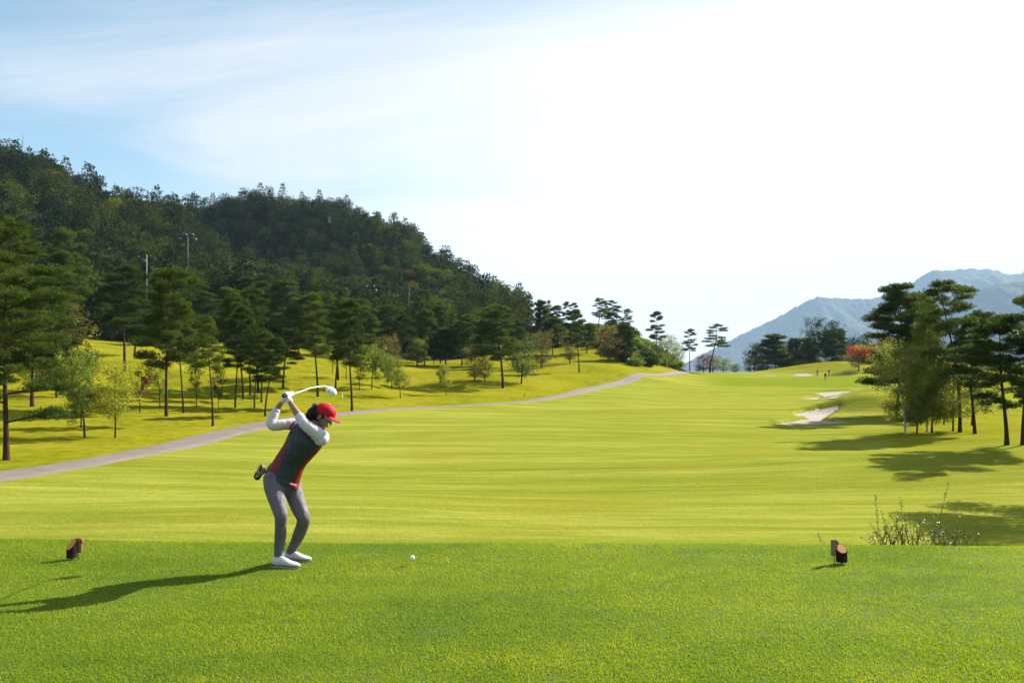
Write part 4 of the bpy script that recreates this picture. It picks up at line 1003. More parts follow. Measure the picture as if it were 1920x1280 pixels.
def scatter(pts):
    """the far-off mass of the wood: one object, points carrying tree crowns"""
    P = np.array(pts); me = mesh_np('forest', P[:, 1:4], np.zeros((0, 4), int)) if False else bpy.data.meshes.new('forest')
    me.vertices.add(len(P)); me.vertices.foreach_set('co', P[:, 1:4].astype(np.float32).ravel())
    for nm, c in (('kindi', 0), ('sc', 4), ('rot', 5)):
        a = me.attributes.new(nm, 'FLOAT', 'POINT'); a.data.foreach_set('value', P[:, c].astype(np.float32))
    o = link('forest', me); tag(o, 'dense mixed wood covering the hillside', 'wood', kind='stuff')
    ng = bpy.data.node_groups.new('forest', 'GeometryNodeTree'); ng.interface.new_socket('Geometry', in_out='INPUT', socket_type='NodeSocketGeometry'); ng.interface.new_socket('Geometry', in_out='OUTPUT', socket_type='NodeSocketGeometry')
    gi = ng.nodes.new('NodeGroupInput'); go = ng.nodes.new('NodeGroupOutput'); jn = ng.nodes.new('GeometryNodeJoinGeometry')
    def attr(nm):
        a = ng.nodes.new('GeometryNodeInputNamedAttribute'); a.data_type = 'FLOAT'; a.inputs['Name'].default_value = nm; return a.outputs['Attribute']
    tc = bpy.data.collections.new('wood_kinds')
    for k in range(8):
        to = bpy.data.objects.new('wood_tree', FK[k]); tc.objects.link(to)
        oi = ng.nodes.new('GeometryNodeObjectInfo'); oi.inputs['Object'].default_value = to
        cmp = ng.nodes.new('FunctionNodeCompare'); cmp.data_type = 'FLOAT'; cmp.operation = 'EQUAL'; cmp.inputs['Epsilon'].default_value = .1
        ng.links.new(attr('kindi'), cmp.inputs[0]); cmp.inputs[1].default_value = float(k)
        ip = ng.nodes.new('GeometryNodeInstanceOnPoints'); ng.links.new(gi.outputs[0], ip.inputs['Points']); ng.links.new(cmp.outputs[0], ip.inputs['Selection']); ng.links.new(oi.outputs['Geometry'], ip.inputs['Instance'])
        cr = ng.nodes.new('ShaderNodeCombineXYZ'); ng.links.new(attr('rot'), cr.inputs[2]); ng.links.new(cr.outputs[0], ip.inputs['Rotation'])
        cs = ng.nodes.new('ShaderNodeCombineXYZ'); s_ = attr('sc')
        ml = ng.nodes.new('ShaderNodeMath'); ml.operation = 'MULTIPLY'; ml.inputs[1].default_value = 1.25; ng.links.new(s_, ml.inputs[0])
        for q in range(2): ng.links.new(ml.outputs[0], cs.inputs[q])
        ng.links.new(s_, cs.inputs[2])
        ng.links.new(cs.outputs[0], ip.inputs['Scale']); ng.links.new(ip.outputs[0], jn.inputs[0])
    ng.links.new(jn.outputs[0], go.inputs[0]); md = o.modifiers.new('wood', 'NODES'); md.node_group = ng
scatter(pts)
# ------------------------------------------------------------------ golfer
def P(px, py, d): return np.array([(px-CX)/F*d, d, CZ-(py-HY)/F*d])
K = 7.03/F                                    # metres per photo pixel at the golfer
GZ = 0.012                                    # soles stand on the turf
def cloth(name, c, rough=0.8, var=0.1, wr=0.35, scale=9, spec=0.2, d=0.012):
    t = NT(name); v = t.obj(); f = t.noise(v, 40, 4); wv = t.noise(t.mapv(v, (1, 1, 0.55)), scale, 3, 0.5, 0.8)
    cc = t.mix(f, tuple(x*(1-var) for x in c), tuple(min(1, x*(1+var)) for x in c))
    return t.done(t.bsdf(cc, rough, t.bump(t.math('ADD', wv, t.math('MULTIPLY', t.noise(v, 260, 2), 0.03)), wr, d), spec))
M['skin'] = simple('skin', (0.24, 0.125, 0.085), 0.5, 0.06, 30, 0.05, 0.4, Subsurface_Weight=0.12, Subsurface_Scale=0.01)
M['shirt'] = cloth('white_shirt', (0.50, 0.46, 0.52), 0.75, 0.04, 0.45, 16)
M['vest_grey'] = cloth('grey_vest', (0.024, 0.028, 0.040), 0.6, 0.12, 0.8, 12, 0.35)
M['vest_red'] = cloth('red_vest', (0.16, 0.003, 0.008), 0.6, 0.08, 0.8, 12, 0.3)
M['trousers'] = cloth('grey_trousers', (0.112, 0.102, 0.118), 0.65, 0.08, 1.0, 11, 0.3, 0.024)
M['cap_red'] = cloth('red_cap', (0.42, 0.004, 0.012), 0.7, 0.05, 0.2, 20, 0.2)
M['white_cloth'] = cloth('white_cloth', (0.55, 0.55, 0.58), 0.6, 0.03, 0.5, 60, 0.25, 0.004)
M['hair'] = simple('dark_hair', (0.009, 0.005, 0.004), 0.5, 0.3, 60, 0.3, 0.22)
M['black'] = simple('black_rubber', (0.012, 0.012, 0.014), 0.6)
M['white_leather'] = simple('white_leather', (0.48, 0.47, 0.46), 0.4, 0.04, 20, 0.1, 0.5)
M['lips'] = simple('lips', (0.34, 0.06, 0.06), 0.4, 0.05)
M['eye_white'] = simple('eye', (0.25, 0.23, 0.22), 0.3, 0.02); M['iris'] = simple('dark_iris', (0.02, 0.012, 0.008), 0.2)
M['beige'] = cloth('beige_knit', (0.26, 0.19, 0.12), 0.9, 0.1, 0.8, 40, 0.1, 0.006)
M['white_paint'] = simple('white_paint', (0.78, 0.78, 0.78), 0.22, 0.02, 5, 0.0, 0.6)

gr = empty('golfer', P(535, 1056, 7.05)); gr.location.z = 0
tag(gr, 'golfer in red cap, grey and red vest and white sleeves, club raised behind her', 'person')
gl = np.array(gr.location)
def put(o): o.parent = gr; o.matrix_parent_inverse = Matrix.Translation(gr.location).inverted(); return o
def rr(*v): return [x*K for x in v]
def LP(L): return [P(a, b, c) for a, b, c in L]

# key chains (column, row, distance)
nearleg = [(513, 893, 7.06), (514, 911, 7.03), (518, 930, 6.99), (522, 946, 6.95), (527, 967, 6.91), (526, 985, 6.94), (526, 1001, 6.98), (524, 1020, 7.01), (523.5, 1036, 7.02), (524, 1046, 7.02)]
farleg = [(544, 893, 7.16), (548, 911, 7.17), (554, 932, 7.14), (561, 952, 7.10), (569, 971, 7.08), (567, 985, 7.12), (562, 998, 7.17), (555, 1014, 7.22), (549, 1026, 7.24), (545, 1036, 7.25)]
nr = [(19, 20), (18.8, 20), (16.8, 18), (14.6, 15.5), (12.2, 12.8), (10.3, 11.2), (10.7, 11.6), (9.7, 10.2), (9.3, 9.6), (10, 10.2)]
fr_ = [(17, 19), (17, 19), (16.4, 17.5), (14.8, 15.6), (12.7, 13.3), (12.0, 12.0), (12, 12), (10.2, 10.4), (9.2, 9.4), (9.4, 9.6)]
torso = [(533, 895, 7.10), (541, 872, 7.09), (550, 857, 7.07), (561, 842, 7.05), (573, 825, 7.04), (582, 811, 7.04), (589, 800, 7.05)]
tside = (0.884, 0.0, -0.471)
tr_ = [(34, 24), (29.5, 21.5), (27.5, 20), (29.5, 22.5), (34, 24), (33, 20), (20, 14)]
LA = [(603, 823, 6.98), (594, 812, 6.93), (582, 803, 6.885), (571, 794, 6.87), (563.5, 784, 6.885), (556, 773, 6.91), (549, 762, 6.94), (543.0, 752, 6.965)]
LAr = [13.6, 12.2, 10.8, 9.5, 8.4, 7.6, 6.2, 4.9]
RA = [(566, 799, 7.12), (550, 795, 7.09), (530, 796, 7.04), (514, 798, 7.005), (507.5, 793, 7.0), (512, 782, 7.02), (517, 771, 7.04), (523, 762, 7.05), (530.0, 752, 7.05)]
RAr = [11.5, 10.6, 9.4, 9.0, 7.8, 7.6, 7.0, 6.0, 4.7]

# head frame: f forward (down to the right), u up, s to her left (away from us)
hf = np.array([0.845, -0.02, -0.53]); hf /= np.linalg.norm(hf); hu = np.array([0.53, 0.0, 0.848]); hs = np.cross(hu, hf); hs /= np.linalg.norm(hs); hu = np.cross(hf, hs)
HC = P(604.5, 780.5, 7.02); hk = 1.0
def H_(f, u, s=0.0): return HC+(hf*f+hu*u+hs*s)*hk
HR = np.stack([hf, hs, hu], 1)

# grip line of the club
butt = P(531.5, 742.5, 6.925); headp = P(611, 724, 8.02); cd = headp-butt; clen = np.linalg.norm(cd); cd /= clen
def hand(mb, c, wrist, scale=1.0, rad=0.0086, flip=1):
    """palm on the wrist side of the grip, four fingers curled round it, thumb along it"""
    w_ = wrist-c; w_ = w_-cd*np.dot(w_, cd); w_ /= np.linalg.norm(w_); v = np.cross(cd, w_)*flip
    pc = c+w_*0.034
    mb.add(*loft([wrist+w_*0.004, c+w_*0.052, pc, c+w_*0.018+v*-0.012], [(0.021*scale, 0.017*scale), (0.034*scale, 0.017*scale), (0.041*scale, 0.016*scale), (0.040*scale, 0.012*scale)], 14, side=cd))
    for k, (ln, q) in enumerate([(0.80, -0.031), (0.97, -0.0105), (1.0, 0.0105), (0.92, 0.031)]):
        cc = c+cd*q; pts = []
        for a in np.linspace(R(-25), R(-25)-R(255)*ln, 10):
            pts.append(cc+w_*math.cos(a)*0.0255+v*math.sin(a)*0.0235)
        mb.add(*loft(pts, [rad*scale*(1-0.022*i) for i in range(10)], 8, side=cd))
    th = [c+w_*0.040+cd*0.018+v*0.014, c+w_*0.026+cd*0.034+v*0.024, c+w_*0.006+cd*0.052+v*0.024, c-w_*0.008+cd*0.066+v*0.016]
    mb.add(*loft(th, [rad*1.25*scale, rad*1.2*scale, rad*1.1*scale, rad*0.95*scale], 8, side=cd))
lwr = P(*LA[-1]); rwr = P(*RA[-1]); hc1 = butt+cd*0.065; hc2 = butt+cd*0.145
body = MB()
body.add(*loft(LP(nearleg), [(a*K*.9, b*K*.9) for a, b in nr], 16))
body.add(*loft(LP(farleg), [(a*K*.9, b*K*.9) for a, b in fr_], 16))
body.add(*loft(LP([(530, 906, 7.11), (533, 893, 7.10)]), [(18*K, 16*K), (24*K, 18*K)], 20, side=(1, 0, -.2)))
body.add(*loft(LP(torso), [(a*K*(.78 if i < 2 else .9), b*K*(.78 if i < 2 else .9)) for i, (a, b) in enumerate(tr_)], 20, side=tside))
body.add(*loft([P(566, 800, 7.09), P(584, 808, 7.06), P(603, 822, 7.0)], rr(11, 13, 12.5), 14, side=(0, 1, 0)))
body.add(*loft(LP(LA), rr(*[x*.9 for x in LAr]), 14)); body.add(*loft(LP(RA), rr(*[x*.9 for x in RAr]), 14))
hand(body, hc1, lwr, 0.86, 0.0074); hand(body, hc2, rwr, 0.86, 0.0074)
for an, to in ((P(524, 1046, 7.02), P(548, 1057, 7.0)), (P(545, 1036, 7.25), P(570, 1047, 7.24))):
    body.add(*loft([an+[0, 0, .03], an+[0.0, 0, -0.02], (an+to)/2+[0, 0, -0.004], to], [(0.040, 0.036), (0.042, 0.036), (0.034, 0.024), (0.026, 0.012)], 12, side=(0, 1, 0)))
# neck and head
body.add(*loft([P(584, 803, 7.06), P(590, 795, 7.05), H_(-0.035, -0.06)], [(0.062, 0.05), (0.050, 0.050), (0.050, 0.052)], 16, side=(0, 1, 0)))
body.add(*ellipsoid(H_(-0.012, 0.022), (0.092, 0.073, 0.086), HR, 24, 16))
body.add(*loft([H_(0.012, 0.05), H_(0.022, 0.0), H_(0.030, -0.045), H_(0.044, -0.080), H_(0.052, -0.096)], [(0.064, 0.060), (0.066, 0.060), (0.052, 0.050), (0.030, 0.032), (0.015, 0.018)], 18, side=hs))
body.add(*loft([H_(0.072, 0.022), H_(0.088, -0.002), H_(0.101, -0.019), H_(0.092, -0.029)], [(0.008, 0.008), (0.009, 0.010), (0.013, 0.010), (0.013, 0.006)], 10, side=hs))
body.add(*ellipsoid(H_(0.074, -0.051), (0.017, 0.021, 0.011), HR, 12, 8))
body.add(*ellipsoid(H_(0.066, -0.087), (0.017, 0.018, 0.014), HR, 12, 8))
body.add(*ellipsoid(H_(0.064, 0.028), (0.022, 0.050, 0.012), HR, 14, 8))
for sg in (-1, 1):
    body.add(*ellipsoid(H_(0.052, -0.018, 0.036*sg), (0.026, 0.022, 0.022), HR, 12, 8))
    body.add(*ellipsoid(H_(-0.006, -0.008, 0.074*sg), (0.016, 0.008, 0.029), HR, 10, 8))
    body.add(*ellipsoid(H_(-0.012, -0.004, 0.080*sg), (0.010, 0.005, 0.023), HR, 10, 8))
bo = put(fuse('body', body, M['skin'], None, 0.0045, 3))
for sg in (-1, 1):
    e = MB(); e.add(*ellipsoid(H_(0.069, 0.006, 0.031*sg), (0.0100, 0.0110, 0.0062), HR, 12, 8)); eo = put(e.build('eye', M['eye_white']))
    e = MB(); e.add(*ellipsoid(H_(0.0785, 0.004, 0.032*sg), (0.003, 0.0055, 0.0055), HR, 10, 6)); put(e.build('iris', M['iris']))
    e = MB(); e.add(*loft([H_(0.078, 0.022, 0.014*sg), H_(0.080, 0.027, 0.030*sg), H_(0.066, 0.023, 0.050*sg)], [.002, .003, .0015], 6)); put(e.build('eyebrow', M['hair']))
e = MB(); e.add(*loft([H_(0.072, -0.049, -0.020), H_(0.0885, -0.047, 0), H_(0.072, -0.049, 0.020)], [(.003, .003), (.006, .005), (.003, .003)], 8)); e.add(*loft([H_(0.070, -0.056, -0.018), H_(0.086, -0.057, 0), H_(0.070, -0.056, 0.018)], [(.003, .003), (.005, .005), (.003, .003)], 8)); put(e.build('lips', M['lips']))
# hair: cap of hair over the skull, side hair, pony tail, strands
h = MB(); h.add(*ellipsoid(H_(-0.026, 0.020), (0.088, 0.080, 0.084), HR, 22, 14)); h.add(*ellipsoid(H_(-0.060, -0.020), (0.045, 0.062, 0.05), HR, 16, 10))
h.add(*loft([H_(0.020, 0.040, -0.070), H_(0.026, 0.014, -0.071), H_(0.020, -0.004, -0.070)], [.012, .009, .004], 8)); h.add(*loft([H_(0.020, 0.040, 0.070), H_(0.026, 0.014, 0.071), H_(0.020, -0.004, 0.070)], [.012, .009, .004], 8))
h.add(*loft(LP([(598, 768, 7.02), (591, 766, 7.0), (585, 772, 6.99), (580, 780, 6.98), (578, 787, 6.97)]), [(0.028, 0.030), (0.034, 0.036), (0.046, 0.042), (0.044, 0.036), (0.024, 0.018)], 16, side=(0, 1, 0)))
ho = fuse('hair', h, M['hair'], None, 0.006, 2); put(ho)
g = np.random.default_rng(5); sm = MB()
for i in range(90):
    a = P(593+g.uniform(-3, 3), 766+g.uniform(-4, 5), 6.99+g.uniform(-.03, .03)); b = P(579+g.uniform(-8, 8), 784+g.uniform(-7, 7), 6.97+g.uniform(-.04, .04)); m_ = (a+b)/2+g.normal(0, .012, 3)+[-.008, 0, .008]
    sm.add(*loft([a, m_, b], [.0016, .0018, .0006], 4, cap=False))
put(sm.build('hair_strand', M['hair'])).data.name = 'ponytail'; bpy.data.objects['hair_strand'].name = 'ponytail'
s_ = MB()
for k in range(9):
    a = 2*math.pi*k/9; s_.add(*ellipsoid(P(591, 761, 6.99)+np.array([math.cos(a)*.020, g.uniform(-.01, .01), math.sin(a)*.018]), (.015, .014, .012), None, 8, 6))
put(fuse('scrunchie', s_, simple('patterned_band', (0.16, 0.13, 0.15), 0.5, 0.8, 90), None, 0.005, 1))
# cap
def capdome():
    V = []; Fs = []; nu, nv = 36, 16
    for j in range(nv+1):
        th = (math.pi/2+0.06)*j/nv
        for i in range(nu):
            ph = 2*math.pi*i/nu; seam = 1+0.010*abs(math.cos(ph*3))
            f = 0.097*math.sin(th)*math.cos(ph)*seam; s = 0.081*math.sin(th)*math.sin(ph)*seam; u = 0.089*math.cos(th)**0.85 if math.cos(th) > 0 else 0.094*math.cos(th)
            V.append(H_(-0.004+f, 0.034+u+0.013*math.cos(ph)*math.sin(th), s))
    for j in range(nv):
        for i in range(nu): i2 = (i+1) % nu; Fs.append((j*nu+i, (j+1)*nu+i, (j+1)*nu+i2, j*nu+i2))
    return V, Fs
cm_ = MB(); cm_.add(*capdome())
capo = put(cm_.build('cap', M['cap_red']))
sol = capo.modifiers.new('t', 'SOLIDIFY'); sol.thickness = 0.003; sol.offset = 1
def brimsheet(off, ext, mat, name, th, inner=0.0):
    V = []; Fs = []; na, nb = 25, 8
    for j in range(nb):
        t_ = inner+(1-inner)*j/(nb-1)
        for i in range(na):
            a = R(-72)+R(144)*i/(na-1); c = math.cos(a); s = math.sin(a)
            f0 = -0.002+0.098*c; s0 = 0.083*s
            L = ext*max(0, math.cos(a*1.12))**0.75
            V.append(H_(f0+L*t_, 0.047-0.004*t_*(L/ext if ext else 0)-0.014*(s*s)*t_+off-0.014*abs(s)**2, s0*(1-0.04*t_)))
    for j in range(nb-1):
        for i in range(na-1): a = j*na+i; Fs.append((a, a+1, a+na+1, a+na))
    m = MB(); m.add(V, Fs); o = put(m.build(name, mat)); so_ = o.modifiers.new('t', 'SOLIDIFY'); so_.thickness = th; so_.offset = 0; return o
brimsheet(0.0, 0.078, M['cap_red'], 'brim', 0.005)
brimsheet(-0.0052, 0.080, M['white_cloth'], 'brim_lining', 0.004)
bt = MB(); bt.add(*ellipsoid(H_(-0.004, 0.124), (.008, .008, .005), HR, 10, 6)); put(bt.build('cap_button', M['white_cloth']))

# shirt sleeves (worn under the vest)
def sleeve(pts, rad, name, n):
    m = MB(); L = spline([(*p, r) for p, r in zip(LP(pts), rr(*rad))], 40); V = []
    for i, q in enumerate(L):
        V.append(q[3]*(1+0.028*math.sin(i*1.1)+0.018*math.sin(i*2.3+1)))
    m.add(*loft(L[:, :3], V, 28)); return fuse(name, m, M['shirt'], None, 0.005, 1)
put(sleeve(LA[:5]+[(560.5, 779.5, 6.895)], [x+.5 for x in LAr[:5]]+[8.7], 'sleeve', 0))
put(sleeve(RA[:7]+[(518.5, 768.5, 7.045)], [x+.6 for x in RAr[:7]]+[8.1], 'sleeve', 0))
sh = MB(); sh.add(*loft([P(560, 797, 7.09), P(584, 807, 7.06), P(605, 823, 6.99)], rr(11, 14, 15.2), 18, side=(0, 1, 0))); put(fuse('shirt_yoke', sh, M['shirt'], None, 0.005, 2))

# vest: grey front, red side panels and trims
def vest():
    L = [(529.5, 897, 7.10, 35, 27.5), (533, 889, 7.10, 33, 26.5), (541, 872, 7.09, 30.5, 24), (550, 857, 7.07, 29.3, 22.5), (561, 842, 7.05, 31.2, 25.5), (571, 827, 7.04, 34.2, 27.5), (578, 816, 7.04, 34.0, 25), (584, 807, 7.05, 29, 20), (589.5, 799, 7.06, 17, 14)]
    q = spline(L, 92); nS = 160; RA_ = []; V = []; Fs = []; Ms = []; side = np.array(tside)
    pts = np.array([P(*a[:3]) for a in q]); T = np.gradient(pts, axis=0); T /= np.linalg.norm(T, axis=1)[:, None]
    for i in range(len(q)):
        s = side-T[i]*np.dot(side, T[i]); s /= np.linalg.norm(s); b = np.cross(T[i], s)
        if b[1] > 0: b = -b
        t_ = i/91
        ll = np.interp(t_, [0, .25, .5, .62, .8, 1], [-0.16, -0.36, -0.66, -0.80, -0.95, -0.99])
        lr = np.interp(t_, [0, .1, .3, .55, .7, .8, 1], [0.58, 0.70, 0.80, 0.82, .90, .99, .99])
        for k in range(nS):
            RA_.append(max(sstep(ll+.012, ll-.012, math.cos(2*math.pi*k/nS)), sstep(lr-.012, lr+.012, math.cos(2*math.pi*k/nS))))
            a = 2*math.pi*k/nS; c, d = math.cos(a), math.sin(a)
            wr_ = 1+0.016*math.sin(a*3+t_*9)*(1-t_)+0.02*math.sin(t_*26+a*2)*(0.3+0.7*(1-abs(t_-.35)*1.6))*max(0, d)
            bust = 1+0.16*max(0, d)*math.exp(-((t_-0.62)/0.13)**2)*(0.6+0.4*math.cos(a*4-math.pi*2))
            fl = 1+0.05*math.exp(-t_*14)*(1+0.6*math.sin(a*5))
            off = -T[i]*0.030*max(0, c)*math.exp(-t_*10)*(1 if c > 0 else 0)
            V.append(pts[i]+s*q[i][3]*K*.96*c*wr_*fl+b*q[i][4]*K*d*wr_*bust*fl+off)
    for i in range(91):
        for k in range(nS): k2 = (k+1) % nS; Fs.append((i*nS+k, i*nS+k2, (i+1)*nS+k2, (i+1)*nS+k))
    t = NT('vest_panels'); v = t.obj(); ra = t.n('ShaderNodeAttribute', attribute_name='red').outputs['Fac']
    wv = t.noise(t.mapv(v, (1, 1, .55)), 12, 3, .5, .8)
    c = t.mix(ra, (0.024, 0.028, 0.040), (0.16, 0.003, 0.008)); vm = t.done(t.bsdf(c, 0.55, t.bump(wv, 1.0, 0.028), 0.35))
    me = mesh_np('vest', np.array(V), np.array(Fs), vm, True, {'red': np.array(RA_, dtype=np.float32)})
    o = put(link('vest', me)); so_ = o.modifiers.new('t', 'SOLIDIFY'); so_.thickness = .003; so_.offset = 1
vest()
cl = MB(); cl.add(*loft(LP([(583, 799, 7.05), (586, 794, 7.05), (589, 789, 7.04)]), [(.066, .058), (.060, .056), (.057, .055)], 20, side=(0, 1, 0), cap=False)); co_ = put(cl.build('collar', M['vest_red'])); so_ = co_.modifiers.new('t', 'SOLIDIFY'); so_.thickness = .004
ar = MB(); ap = [(559, 786, 7.03), (553, 790, 7.0), (546, 797, 6.99), (543, 804, 7.01)]; ar.add(*loft(LP(ap), [(.007, .004)]*4, 8)); put(ar.build('armhole_trim', M['vest_red']))
em = MB(); em.add(*loft([P(582.6, 821.2, 6.90), P(584, 820.6, 6.893), P(586.4, 822.4, 6.89), P(588, 822, 6.893)], [(.0015, .001), (.004, .0015), (.004, .0015), (.001, .001)], 8)); put(em.build('emblem', M['white_cloth']))
zp = MB(); zp.add(*loft(LP([(577, 806, 6.905), (575, 812, 6.885), (572.5, 818, 6.875)]), [(.003, .002)]*3, 6)); put(zp.build('zip', M['vest_red']))

# trousers
tz = MB()
def wrinkled(L, rad, n, fold):
    q = spline([(*P(*p), a*K, b*K) for p, (a, b) in zip(L, rad)], n); out = []
    for i in range(n):
        t_ = i/(n-1); wv = 0.0
        for c_, w_, am in fold: wv += am*math.exp(-((t_-c_)/w_)**2)*math.sin(i*2.4)
        out.append((q[i, 3]*(1+wv), q[i, 4]*(1+wv)))
    return q[:, :3], out
a_, b_ = wrinkled(nearleg, nr, 60, [(.52, .05, .05), (.93, .05, .06)]); tz.add(*loft(a_, b_, 24, cap=True))
a_, b_ = wrinkled(farleg, fr_, 60, [(.55, .05, .05), (.93, .05, .05)]); tz.add(*loft(a_, b_, 24, cap=True))
tz.add(*loft(LP([(531, 921, 7.10), (530, 912, 7.10), (530, 903, 7.11), (530, 894, 7.11), (532.5, 885, 7.10), (535, 879, 7.10)]), [(14*K, 14*K), (29*K, 22*K), (33*K, 25*K), (34*K, 26*K), (32.5*K, 24*K), (30*K, 22*K)], 28, side=(.97, 0, -.22)))
put(fuse('trousers', tz, M['trousers'], None, 0.0055, 2))
pk = MB(); pk.add(*loft(LP([(512, 883, 6.985), (508, 890, 6.955), (504, 897, 6.955)]), [(.0022, .0015)]*3, 6)); put(pk.build('pocket_piping', M['vest_red']))

# gloves
gm = MB(); hand(gm, hc1, lwr, 1.0); gm.add(*loft([lwr+(lwr-P(*LA[-2]))*-0.1, lwr, hc1+(lwr-hc1)*0.75], [.0255, .0265, .027], 12)); put(fuse('glove', gm, M['white_cloth'], None, 0.004, 2))
gm = MB(); hand(gm, hc2, rwr, 1.0); gm.add(*loft([rwr+(rwr-P(*RA[-2]))*-0.1, rwr, hc2+(rwr-hc2)*0.75], [.0255, .0265, .027], 12)); put(fuse('glove', gm, M['white_cloth'], None, 0.004, 2))
gt = MB(); cc_ = P(531.5, 742, 6.90); gt.add(*[x for x in loft([cc_+np.array([math.cos(a)*.011, 0, math.sin(a)*.014]) for a in np.linspace(-.6, 2.8, 9)], [.0035]*9, 6)]); put(gt.build('glove_strap', M['black']))

# shoes
def shoe(heel, toe, name_l):
    heel = np.array(heel, float); toe = np.array(toe, float); f = toe-heel; L = np.linalg.norm(f[:2]); f = np.array([f[0], f[1], 0]); f /= np.linalg.norm(f); s = np.array([-f[1], f[0], 0]); u = np.array([0, 0, 1.0])
    secs = [(0.00, .020, .050, .012), (0.03, .033, .082, .006), (0.10, .037, .092, .006), (0.20, .037, .098, .008), (0.33, .036, .100, .010), (0.43, .037, .086, .010), (0.55, .042, .070, .008), (0.70, .046, .054, .006), (0.85, .041, .042, .008), (0.95, .028, .032, .012), (1.0, .010, .024, .016)]
    q = spline(secs, 30); V = []; Fs = []; n = 20
    for i in range(30):
        for k in range(n):
            a = 2*math.pi*k/n; c, d = math.cos(a), math.sin(a); c = math.copysign(abs(c)**.75, c)
            z_ = (q[i, 2]+q[i, 3])/2+(q[i, 2]-q[i, 3])/2*math.copysign(abs(d)**(1.0 if d > 0 else .6), d)
            w_ = q[i, 1]*c*(1-0.35*max(0, d)**2)
            V.append(heel+f*(q[i, 0]*L)+s*w_+u*(z_*0.92+0.010))
    for i in range(29):
        for k in range(n): k2 = (k+1) % n; Fs.append((i*n+k, (i+1)*n+k, (i+1)*n+k2, i*n+k2))
    Fs += [tuple(range(n)), tuple(range(29*n+n-1, 29*n-1, -1))]
    Ms = [1 if (name_l and ((j//n < 6 and (j % n) > n//2) or j//n < 2 or (j//n > 22 and (n//2+1) < (j % n) < n-1 and (j % n) not in (14, 15, 16)))) else 0 for j in range(29*n)]+[1, 0]
    m = MB(); m.V = [np.array(V)]; m.F = Fs; m.M = Ms; m.n = len(V)
    so2 = put(m.build('shoe', [M['white_leather'], M['black']]))
    sl_ = MB(); V = []; Fs = []; nn = 30
    for z_ in (0.0, 0.011):
        for i in range(nn):
            t_ = i/(nn-1); w_ = np.interp(t_, [0, .03, .1, .3, .5, .7, .85, .95, 1], [.012, .028, .036, .034, .038, .048, .043, .028, .006]); V.append(heel+f*(t_*(L+.008)-.004)+s*w_+u*(z_+.004+0.010*max(0, t_-.85)/.15)); V.append(heel+f*(t_*(L+.008)-.004)-s*w_+u*(z_+.004+0.010*max(0, t_-.85)/.15))
    for i in range(nn-1):
        a = 2*i; b = 2*nn+2*i; Fs += [(a, a+1, a+3, a+2), (b, b+2, b+3, b+1), (a, a+2, b+2, b), (a+1, b+1, b+3, a+3)]
    Fs += [(0, 2*nn, 2*nn+1, 1), (2*nn-2, 2*nn-1, 4*nn-1, 4*nn-2)]
    sl_.add(V, Fs)
    for (t_, sg) in [(.15, 1), (.15, -1), (.35, 1), (.6, 1), (.6, -1), (.8, 0), (.35, -1)]: sl_.add(*ellipsoid(heel+f*t_*L+s*sg*.022+u*.003, (.006, .006, .006), None, 6, 4))
    so3 = sl_.build('sole', simple('sole_rubber', (0.30, 0.29, 0.28), 0.5), None, False); put(so3)
    lc = MB()
    for t_ in (.40, .46, .52, .58):
        z_ = np.interp(t_, [x[0] for x in secs], [x[2] for x in secs])*.92+.010
        lc.add(*loft([heel+f*t_*L-s*.020+u*(z_-.008), heel+f*(t_*L)+u*(z_+.003), heel+f*t_*L+s*.020+u*(z_-.008)], [.0032]*3, 6))
    lc.add(*loft([heel+f*.38*L+u*.118, heel+f*.42*L+s*-.012+u*.122, heel+f*.37*L+s*-.022+u*.110], [.003]*3, 6))
    put(lc.build('laces', M['white_cloth']))
n0 = P(511, 1060, 7.0); n1 = P(562.5, 1062, 6.97); n0[2] = n1[2] = 0; shoe(n0, n1, 1)
f0 = P(534, 1049, 7.25); f1 = P(583.5, 1050, 7.22); f0[2] = f1[2] = 0; shoe(f0, f1, 0)
st = MB(); st.add(*loft(LP([(524.5, 1042, 7.02), (526, 1050, 7.02)]), [.043, .045], 16)); st.add(*loft(LP([(544.5, 1033, 7.25), (545.5, 1040, 7.25)]), [.041, .043], 16)); put(st.build('sock', M['black']))

# pouch hanging at the back of her waist
pr = empty('ball_pouch', P(488, 886, 7.08)); tag(pr, 'beige ball pouch with black straps clipped behind the golfer\'s waist', 'pouch')
def putp(o, root): o.parent = root; o.matrix_parent_inverse = Matrix.Translation(root.location).inverted(); return o
pm = MB(); pm.add(*ellipsoid(P(490.5, 880.5, 7.08), (.037, .035, .045), None, 18, 12)); pm.add(*ellipsoid(P(486.5, 886, 7.07), (.030, .030, .034), None, 16, 10)); pm.add(*ellipsoid(P(480, 887.5, 7.07), (.014, .022, .018), None, 12, 8)); pm.add(*loft(LP([(484, 888, 7.07), (482, 892, 7.07)]), [.024, .026], 12)); putp(fuse('pouch_body', pm, M['beige'], None, .005, 2), pr)
q = MB(); q.add(*loft(LP([(485.5, 887.5, 7.07), (481.5, 895, 7.07)]), [.030, .030], 16, side=(1, 0, 0))); putp(q.build('cuff_band', M['black']), pr)
q = MB()
for dx in (-.010, .006): q.add(*loft([P(484, 889.5, 7.034)+[dx, 0, 0], P(481.5, 894.5, 7.034)+[dx, 0, 0]], [(.0028, .002)]*2, 6))
putp(q.build('white_stripe', M['white_cloth']), pr)
q = MB(); q.add(*loft(LP([(489, 870, 7.045), (490.5, 874, 7.035), (488.5, 878, 7.032), (487.5, 883, 7.034)]), [(.006, .004), (.008, .004), (.006, .004), (.008, .004)], 8)); putp(q.build('strap', M['black']), pr)

